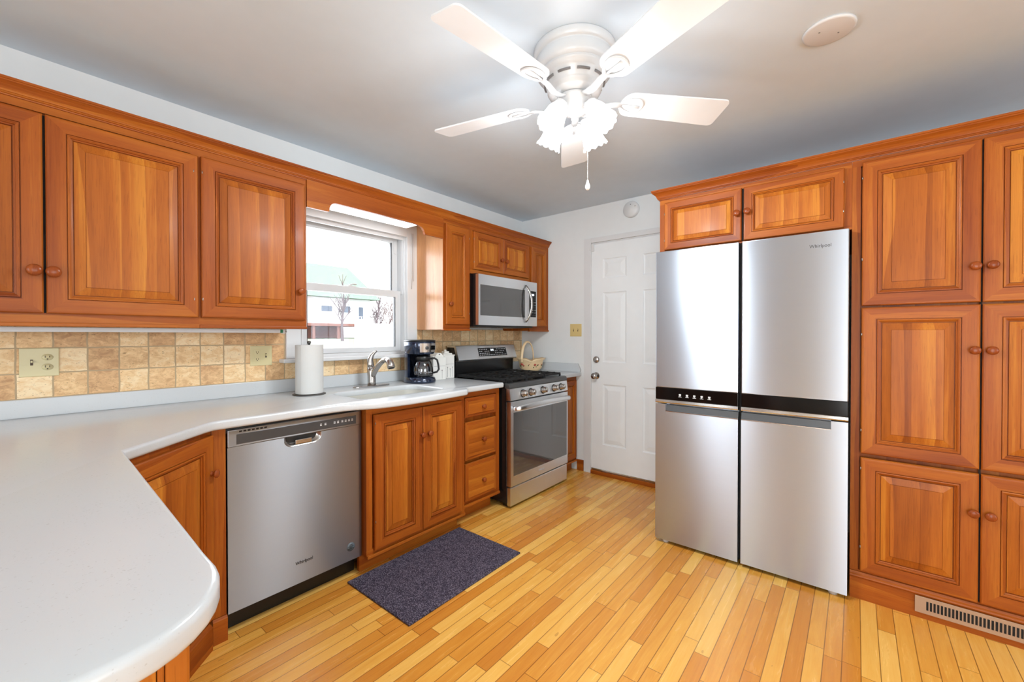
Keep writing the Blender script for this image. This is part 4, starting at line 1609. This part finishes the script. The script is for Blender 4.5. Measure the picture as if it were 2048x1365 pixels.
r = empty('faucet', (1.553, 2.472, CT), 0, 'brushed nickel single-handle pull-out faucet behind the sink', 'faucet')
b = MB()
b.prism(rrect(-0.130, 0.130, -0.029, 0.029, 0.028), 'z', 0.0, 0.009, M['nickel'], 0.002)
b.build('base_plate', r)
b = MB()
b.tube([(0, 0, 0.006), (0, 0, 0.03), (0, 0.001, 0.07), (-0.001, 0.003, 0.10), (-0.004, 0.006, 0.128)], [0.0265, 0.0255, 0.026, 0.027, 0.022], M['nickel'], 24)
b.tube([(0.0, -0.002, 0.055), (0.002, -0.018, 0.085), (0.004, -0.05, 0.122), (0.006, -0.088, 0.155), (0.008, -0.122, 0.176), (0.009, -0.150, 0.182), (0.010, -0.168, 0.178)],
       [0.018, 0.0185, 0.0175, 0.0165, 0.0165, 0.0175, 0.018], M['nickel'], 20)
b.build('body', r)
b = MB()
b.tube([(0.010, -0.160, 0.181), (0.010, -0.186, 0.172), (0.010, -0.200, 0.148), (0.010, -0.206, 0.132)], [0.0175, 0.022, 0.024, 0.023], M['nickel'], 20)
b.tube([(0.010, -0.2055, 0.134), (0.010, -0.2075, 0.128)], [0.019, 0.018], M['black'], 20)
b.build('spray_head', r)
b = MB()
b.tube([(-0.002, 0.004, 0.126), (-0.004, 0.008, 0.150), (-0.004, 0.010, 0.178), (0.004, 0.004, 0.205), (0.016, -0.006, 0.224), (0.030, -0.016, 0.236)],
       [0.023, 0.0235, 0.019, 0.014, 0.010, 0.006], M['nickel'], 20, flat=(1.0, 0.8))
b.build('lever_handle', r)

# ---- coffee maker: turned so its front looks toward the room, slightly right
r = empty('coffee_maker', (1.915, 2.430, CT), radians(-3), 'glossy blue-black drip coffee maker with a glass carafe', 'coffee maker')
# local: front is -y
b = MB()


def oval_ring(b, rx, ry, cx, cy, z, n=40, y_min=None):
    return [b.bm.verts.new((cx + rx * cos(2 * pi * k / n), cy + ry * sin(2 * pi * k / n), z)) for k in range(n)]


def loft(b, specs, m, n=40, caps=True):
    rings = [oval_ring(b, *s_, n=n) for s_ in specs]
    mi = b.mi(m)
    for i in range(len(rings) - 1):
        for k in range(n):
            f = b.bm.faces.new((rings[i][k], rings[i][(k + 1) % n], rings[i + 1][(k + 1) % n], rings[i + 1][k]))
            f.material_index = mi
            f.smooth = True
    if caps:
        for rg in (list(reversed(rings[0])), rings[-1]):
            b.bm.faces.new(rg).material_index = mi


loft(b, [(0.100, 0.115, 0, 0, 0.0), (0.108, 0.123, 0, 0, 0.004), (0.108, 0.123, 0, 0, 0.018), (0.104, 0.118, 0, 0, 0.034), (0.096, 0.108, 0, 0, 0.042), (0.088, 0.10, 0, -0.005, 0.043)], M['blueblack'])
b.build('base', r)
b = MB()
# rear column (crescent prism) and brew head
col_pts = []
for k in range(17):
    a = radians(-2 + 184 * k / 16)
    col_pts.append((0.098 * cos(a), 0.012 + 0.108 * sin(a)))
for p_ in ((-0.078, 0.010), (-0.066, 0.060), (-0.03, 0.080), (0.03, 0.080), (0.066, 0.060), (0.078, 0.010)):
    col_pts.append(p_)
b.prism(col_pts, 'z', 0.036, 0.215, M['blueblack'])
loft(b, [(0.094, 0.112, 0, 0.0, 0.205), (0.098, 0.116, 0, 0, 0.210), (0.103, 0.120, 0, 0, 0.255), (0.107, 0.124, 0, 0, 0.286), (0.104, 0.121, 0, 0, 0.292)], M['blueblack'])
b.build('body', r)
b = MB()
loft(b, [(0.104, 0.121, 0, 0, 0.2925), (0.107, 0.124, 0, 0, 0.296), (0.104, 0.121, 0, 0, 0.303), (0.085, 0.10, 0, 0, 0.306)], M['black'])
b.build('lid', r)
b = MB()
mi_s = b.mi(M['nickel'])
cols_ = []
for k in range(13):
    a = radians(-90 + (k - 6) * 6.5)
    cols_.append(a)
for k in range(12):
    vs = []
    for (a, z, g) in ((cols_[k], 0.219, 1.012), (cols_[k + 1], 0.219, 1.012), (cols_[k + 1], 0.281, 1.006), (cols_[k], 0.281, 1.006)):
        rx, ry = (0.100, 0.118) if z < 0.25 else (0.1065, 0.1235)
        vs.append(b.bm.verts.new((rx * g * 1.005 * cos(a), ry * g * 1.005 * sin(a), z)))
    f = b.bm.faces.new(vs)
    f.material_index = mi_s
cp_ = b.build('control_plate', r)
b = MB()
b.lathe([(0.0, 0.0), (0.012, 0.0), (0.012, 0.005), (0.0, 0.006)], M['darkgrey'], 24, Matrix.Translation((-0.024, -0.1185, 0.250)) @ Matrix.Rotation(pi / 2 + .05, 4, 'X'), cap=False)
b.box(0.004, 0.042, -0.127, -0.110, 0.236, 0.266, M['blackglass'], 0.003)
for z in (0.240, 0.250, 0.260):
    b.box(0.050, 0.055, -0.115, -0.108, z - 0.002, z + 0.002, M['glyph'])
b.build('clock_display', cp_)
b = MB()
cyf = -0.040
cz = 0.048
b.lathe([(0.064, 0.0), (0.070, 0.006), (0.073, 0.020), (0.070, 0.060), (0.060, 0.098), (0.052, 0.108)], M['carafe'], 40, Matrix.Translation((0, cyf, cz)), cap=False)
b.lathe([(0.0, 0.0), (0.064, 0.0), (0.0, 0.001)], M['carafe'], 40, Matrix.Translation((0, cyf, cz)), cap=False)
car = b.build('carafe', r)
b = MB()
b.lathe([(0.0, 0.150), (0.030, 0.150), (0.050, 0.144), (0.054, 0.134), (0.0525, 0.106), (0.0505, 0.106), (0.045, 0.120), (0.0, 0.120)], M['black'], 40, Matrix.Translation((0, cyf, cz - 0.0)), cap=False)
b.build('carafe_lid', car)
b = MB()
hd = Vector((0.86, -0.50, 0)).normalized()
o3 = Vector((0, cyf, cz))
b.tube([o3 + hd * 0.045 + Vector((0, 0, 0.122)), o3 + hd * 0.080 + Vector((0, 0, 0.126)), o3 + hd * 0.100 + Vector((0, 0, 0.112)), o3 + hd * 0.108 + Vector((0, 0, 0.080)),
        o3 + hd * 0.112 + Vector((0, 0, 0.045)), o3 + hd * 0.098 + Vector((0, 0, 0.026)), o3 + hd * 0.072 + Vector((0, 0, 0.020))], 0.0095, M['black'], 12, flat=(1.0, 0.75))
b.build('carafe_handle', car)
tm = text_mesh('carafe_mark', 'Mr. Coffee', 0.013, M['glyph'], car, Matrix.Translation((-0.004, cyf - 0.0735, cz + 0.030)) @ Matrix.Rotation(pi / 2, 4, 'X'), depth=0.0003)


def canister(loc, rz, w, h, label, lid_style, marks):
    r = empty('canister', loc, rz, label, 'canister', 'white house-shaped canisters')
    b = MB()
    n = w / 2
    b.prism(rrect(-n, n, -n, n, 0.008, 3), 'z', 0.0, h, M['ceramic'], 0.002)
    body = b.build('jar', r)
    b = MB()
    gz = h * 0.62
    b.box(-n * 0.85, n * 0.85, -n - 0.0008, -n + 0.001, gz, gz + 0.0016, M['ceramicgrey'])
    for k, (x, t) in enumerate(marks):
        b.box(x - 0.0008, x + 0.0008, -n - 0.001, -n + 0.001, 0.008, t, M['ceramicgrey'])
        b.lathe([(0.0, 0.0), (0.0042, 0.0), (0.0, 0.001)], M['ceramicgrey'], 8, Matrix.Translation((x, -n - 0.0005, t)) @ Matrix.Rotation(pi / 2, 4, 'X'), cap=False)
    b.build('painted_decoration', body)
    b = MB()
    b.box(-n - 0.002, n + 0.002, -n - 0.002, n + 0.002, h, h + 0.008, M['ceramic'], 0.002)
    if lid_style == 'gable':
        pts = [(-n - 0.002, h + 0.008)]
        for k in range(15):
            q = k / 14
            pts.append((-n + 2 * n * q, h + 0.010 + 0.032 * math.exp(-((q - 0.5) * 4.2) ** 2) + 0.004 * cos(q * 6 * pi)))
        pts.append((n + 0.002, h + 0.008))
        b.prism(pts, 'y', -n * 0.9, n * 0.9, M['ceramic'], 0.001)
        b.lathe([(0.0, 0.0), (0.006, 0.0), (0.0, 0.002)], M['ceramicgrey'], 12, Matrix.Translation((0, -n * 0.9 - 0.0005, h + 0.028)) @ Matrix.Rotation(pi / 2, 4, 'X'), cap=False)
    else:
        b.box(-n * 0.75, n * 0.75, -n * 0.75, n * 0.75, h + 0.008, h + 0.020, M['ceramic'], 0.004)
        b.box(-n * 0.42, n * 0.42, -n * 0.42, n * 0.42, h + 0.020, h + 0.034, M['ceramic'], 0.004)
        b.lathe([(0.0, 0.0), (0.008, 0.0), (0.012, 0.008), (0.008, 0.014), (0.0, 0.015)], M['ceramic'], 16, Matrix.Translation((0, 0, h + 0.033)), cap=False)
    b.build('lid', r)
    return r


canister((2.128, 2.500, CT), radians(-12), 0.112, 0.165, 'white ceramic canister with a gabled lid behind the coffee carafe', 'gable', [(0.02, 0.07)])
canister((2.252, 2.535, CT), radians(-12), 0.108, 0.176, 'white ceramic canister with stepped lid and grey flower stems beside the range', 'step', [(-0.010, 0.085), (0.012, 0.072), (0.034, 0.086)])

# ---- basket
bk = empty('ceramic_basket', (3.190, 2.385, CT), radians(-50.65), 'cream ceramic basket painted with roses, in the corner by the range', 'basket')
b = MB()
mi = b.mi(M['cream'])
n = 48
outer = []
for (rx, ry, z, fl) in ((0.066, 0.050, 0.0, 0), (0.085, 0.062, 0.008, 0), (0.106, 0.074, 0.035, 0), (0.112, 0.080, 0.07, 0.2), (0.122, 0.087, 0.104, 0.8), (0.140, 0.098, 0.122, 1.0), (0.136, 0.094, 0.124, 1.0), (0.116, 0.081, 0.104, 0.8), (0.104, 0.072, 0.07, 0.2), (0.085, 0.058, 0.02, 0), (0.0, 0.0, 0.012, 0)):
    ring = []
    for k in range(n):
        a = 2 * pi * k / n
        dz = fl * (-0.022 * (cos(a) ** 2 < 0.35) * (1 - abs(cos(a)) / 0.6) + 0.004 * cos(10 * a))
        ring.append(b.bm.verts.new((rx * cos(a), ry * sin(a), z + dz)))
    outer.append(ring)
for i in range(len(outer) - 1):
    for k in range(n):
        f = b.bm.faces.new((outer[i][k], outer[i][(k + 1) % n], outer[i + 1][(k + 1) % n], outer[i + 1][k]))
        f.material_index = mi
        f.smooth = True
bmesh.ops.remove_doubles(b.bm, verts=b.bm.verts, dist=0.0001)
body = b.build('bowl', bk)
b = MB()
hp = []
for k in range(25):
    q = pi * k / 24
    hp.append((-0.02 + 0.012 * sin(q), -0.076 + 0.152 * k / 24 if False else -0.078 * cos(q), 0.085 + 0.190 * sin(q) ** 0.8))
# handle spans the left-right direction of the view, leaning on the long sides
hp = [(-0.030 - 0.058 * cos(pi * k / 24), -0.066 * cos(pi * k / 24), 0.085 + 0.190 * sin(pi * k / 24) ** 0.75) for k in range(25)]
b.tube(hp, 0.011, M['cream'], 12, flat=(1.1, 0.6))
b.build('handle', bk)
b = MB()
rb_ = random.Random(11)


def blob(b, ang, z, s_, m):
    rx, ry = 0.1105, 0.0785
    p = Vector((rx * cos(ang), ry * sin(ang), z))
    nn = Vector((cos(ang) / rx, sin(ang) / ry, -0.0)).normalized()
    q = nn.to_track_quat('Z', 'Y').to_matrix().to_4x4()
    b.lathe([(0.0, -0.004), (s_, -0.003), (s_ * 0.8, 0.003), (0.0, 0.0045)], m, 10, Matrix.Translation(p + nn * 0.002) @ q, cap=False)


for c_, k_ in ((-2.35, 5), (-1.25, 3)):
    for _ in range(k_):
        blob(b, c_ + rb_.uniform(-0.2, 0.2), 0.062 + rb_.uniform(-0.012, 0.012), rb_.uniform(0.006, 0.010), M['rose'])
    for _ in range(4):
        blob(b, c_ + rb_.uniform(-0.28, 0.28), 0.048 + rb_.uniform(-0.012, 0.010), rb_.uniform(0.004, 0.006), M['leafg'])
for c_ in (-1.8, -1.0, -0.5):
    blob(b, c_, 0.055, 0.005, M['leafg'])
    blob(b, c_ + 0.05, 0.064, 0.004, M['rose'])
b.build('painted_roses', body)

# ================================================================== FLOOR MAT
r = MB()
r.box(-0.387, 0.387, -0.250, 0.250, 0.0, 0.009, M['rug'], 0.003)
o = r.build('floor_mat', None, (1.486, 1.723, 0.0005), radians(0.3))
tag(o, 'dark grey-violet rectangular mat on the wood floor before the sink', 'mat')

# ================================================================== OUTSIDE
def omat(name, rgb, rough=0.9):
    return plain(name, rgb, rough, spec=0.05)


OG, OS, OD, OR_, OW = omat('winter_grass', (140, 146, 132)), omat('white_siding', (232, 234, 238)), omat('deck_brown', (138, 100, 92)), omat('pale_green_roof', (124, 144, 131)), omat('house_glass', (104, 114, 130), 0.3)
OB, OT = omat('bare_bark', (116, 104, 108)), omat('hedge_grey', (176, 178, 186))
b = MB()
prof = [(2.85, -0.9), (5, -0.3), (9, 0.35), (12, 0.70), (18, 0.98), (25, 1.08), (45, 1.2), (120, 1.25)]
for k in range(len(prof) - 1):
    b.face([(-60, prof[k][0], prof[k][1]), (90, prof[k][0], prof[k][1]), (90, prof[k + 1][0], prof[k + 1][1]), (-60, prof[k + 1][0], prof[k + 1][1])], OG)
o = b.build('yard_ground')
struct(o, 'pale winter lawn outside the sink window')

h = empty('neighbour_house', (12.0, 25.0, 0.95), 0, 'white-sided house with a pale green roof and deck seen through the window', 'house')
MB().box(-6.0, 3.6, 0, 7, 0.0, 2.65, OS).build('wall', h)
b = MB()
b.prism([(-0.6, 2.60), (3.5, 5.15), (7.6, 2.60)], 'x', -6.6, 4.0, OR_)
b.build('roof', h)
for x0, x1, z0, z1 in ((0.30, 0.95, 1.75, 2.08), (-1.6, -0.9, 1.7, 2.1), (1.75, 2.15, 1.72, 2.12), (2.75, 3.05, 1.35, 2.1)):
    f = MB().box(x0 - .06, x1 + .06, -0.05, 0.0, z0 - .06, z1 + .06, OS).build('window', h)
    MB().box(x0, x1, -0.07, -0.02, z0, z1, OW).build('pane', f)
dk = empty('wood_deck', (12.0, 22.6, 0.95), 0, 'raised reddish wood deck with white railing against the neighbouring house', 'deck')
b = MB()
b.box(-4.5, 1.6, 0, 2.3, 0.80, 0.95, OD)
b.build('platform', dk)
b = MB()
for k in range(34):
    b.box(-4.4 + k * 0.18, -4.37 + k * 0.18, 0.02, 0.05, 0.95, 1.35, OS)
b.box(-4.5, 1.6, 0.0, 0.06, 1.35, 1.40, OS)
b.build('railing', dk)
for x in (-4.3, -2.8, -1.3, 0.1, 1.4):
    MB().box(x, x + 0.14, 0.1, 0.24, 0.0, 0.80, OD).build('post', dk)
MB().box(-4.4, 1.5, 2.0, 2.25, 0.0, 0.80, OD).build('skirt', dk)

fn = empty('vinyl_fence', (7.05, 12.0, 0.60), 0, 'plain white vinyl fence on the lawn at the lower right of the window view', 'fence')
MB().box(0.0, 4.0, 0, 0.06, 0.0, 1.02, OS).build('board_panel', fn)
for x in (0.0, 1.33, 2.66, 3.94):
    MB().box(x - 0.05, x + 0.06, -0.03, 0.09, 0.0, 1.08, OS).build('post', fn)


def bare_tree(loc, height, seed, label, r0, group=None, depth=5):
    rg = random.Random(seed)
    root = empty('bare_tree', loc, 0, label, 'tree', group)
    tb, bb = MB(), MB()

    def grow(b, p, d, ln, rad, lv):
        pts = [p]
        dd_ = d.copy()
        for _ in range(3):
            dd_ = (dd_ + Vector((rg.uniform(-.16, .16), rg.uniform(-.16, .16), rg.uniform(-.02, .10)))).normalized()
            pts.append(pts[-1] + dd_ * ln / 3)
        b.tube(pts, [rad, rad * .88, rad * .76, rad * .62], OB, 5 if lv > 1 else 8, cap=False)
        if lv >= depth:
            return
        for _ in range(3 if lv < 3 else 2):
            i = rg.choice((1, 2, 3))
            nd = (dd_ + Vector((rg.uniform(-1, 1), rg.uniform(-1, 1), rg.uniform(-.1, .7))) * 0.9).normalized()
            grow(bb, pts[i], nd, ln * rg.uniform(.55, .75), rad * .55, lv + 1)
        grow(bb, pts[-1], dd_, ln * .75, rad * .6, lv + 1)
    grow(tb, Vector((0, 0, 0)), Vector((0, 0, 1)), height * .42, r0, 0)
    tb.build('trunk', root)
    bb.build('branches', root)
    return root


bare_tree((9.83, 18.0, 0.9), 2.7, 4, 'bare tree standing on the lawn in front of the deck', 0.075, depth=3)
for k, (x, y, hh) in enumerate(((18.4, 29.0, 3.4), (21.4, 33.0, 3.8), (24.8, 37.0, 4.2), (29.2, 42.0, 4.6))):
    bare_tree((x, y, 1.05), hh, 20 + k, 'bare tree in the row beyond the white fence', 0.09, 'bare trees beyond the fence')
b = MB()
rs = random.Random(5)
for k in range(40):
    s_ = rs.uniform(.25, .45)
    bm_ = bmesh.new()
    bmesh.ops.create_icosphere(bm_, subdivisions=1, radius=s_)
    b.add(bm_, OT, Matrix.Translation((19.5 + rs.uniform(0, 9), 44 + rs.uniform(-.5, .5), 1.1 + rs.uniform(0, .5))), smooth=True)
o = b.build('hedge')
tag(o, 'grey winter hedge behind the bare trees', 'hedge')

# roof overhang above the window outside
ev = empty('roof_eave', (0, 0, 0), 0, 'white roof overhang with a gutter just outside the sink window', 'eave')
MB().box(-1.5, 5.0, 2.80, 3.34, 2.10, 2.20, OS).build('soffit', ev)
b = MB()
b.box(-1.5, 5.0, 3.34, 3.44, 2.115, 2.24, OS, 0.01)
b.build('gutter', ev)
b = MB()
for k in range(16):
    b.lathe([(0.0, 0.0), (0.006, -0.002), (0.008, -0.012), (0.0, -0.020)], OT, 8, Matrix.Translation((0.9 + k * 0.13, 3.3, 2.10)), cap=False)
b.build('string_bulbs', ev)
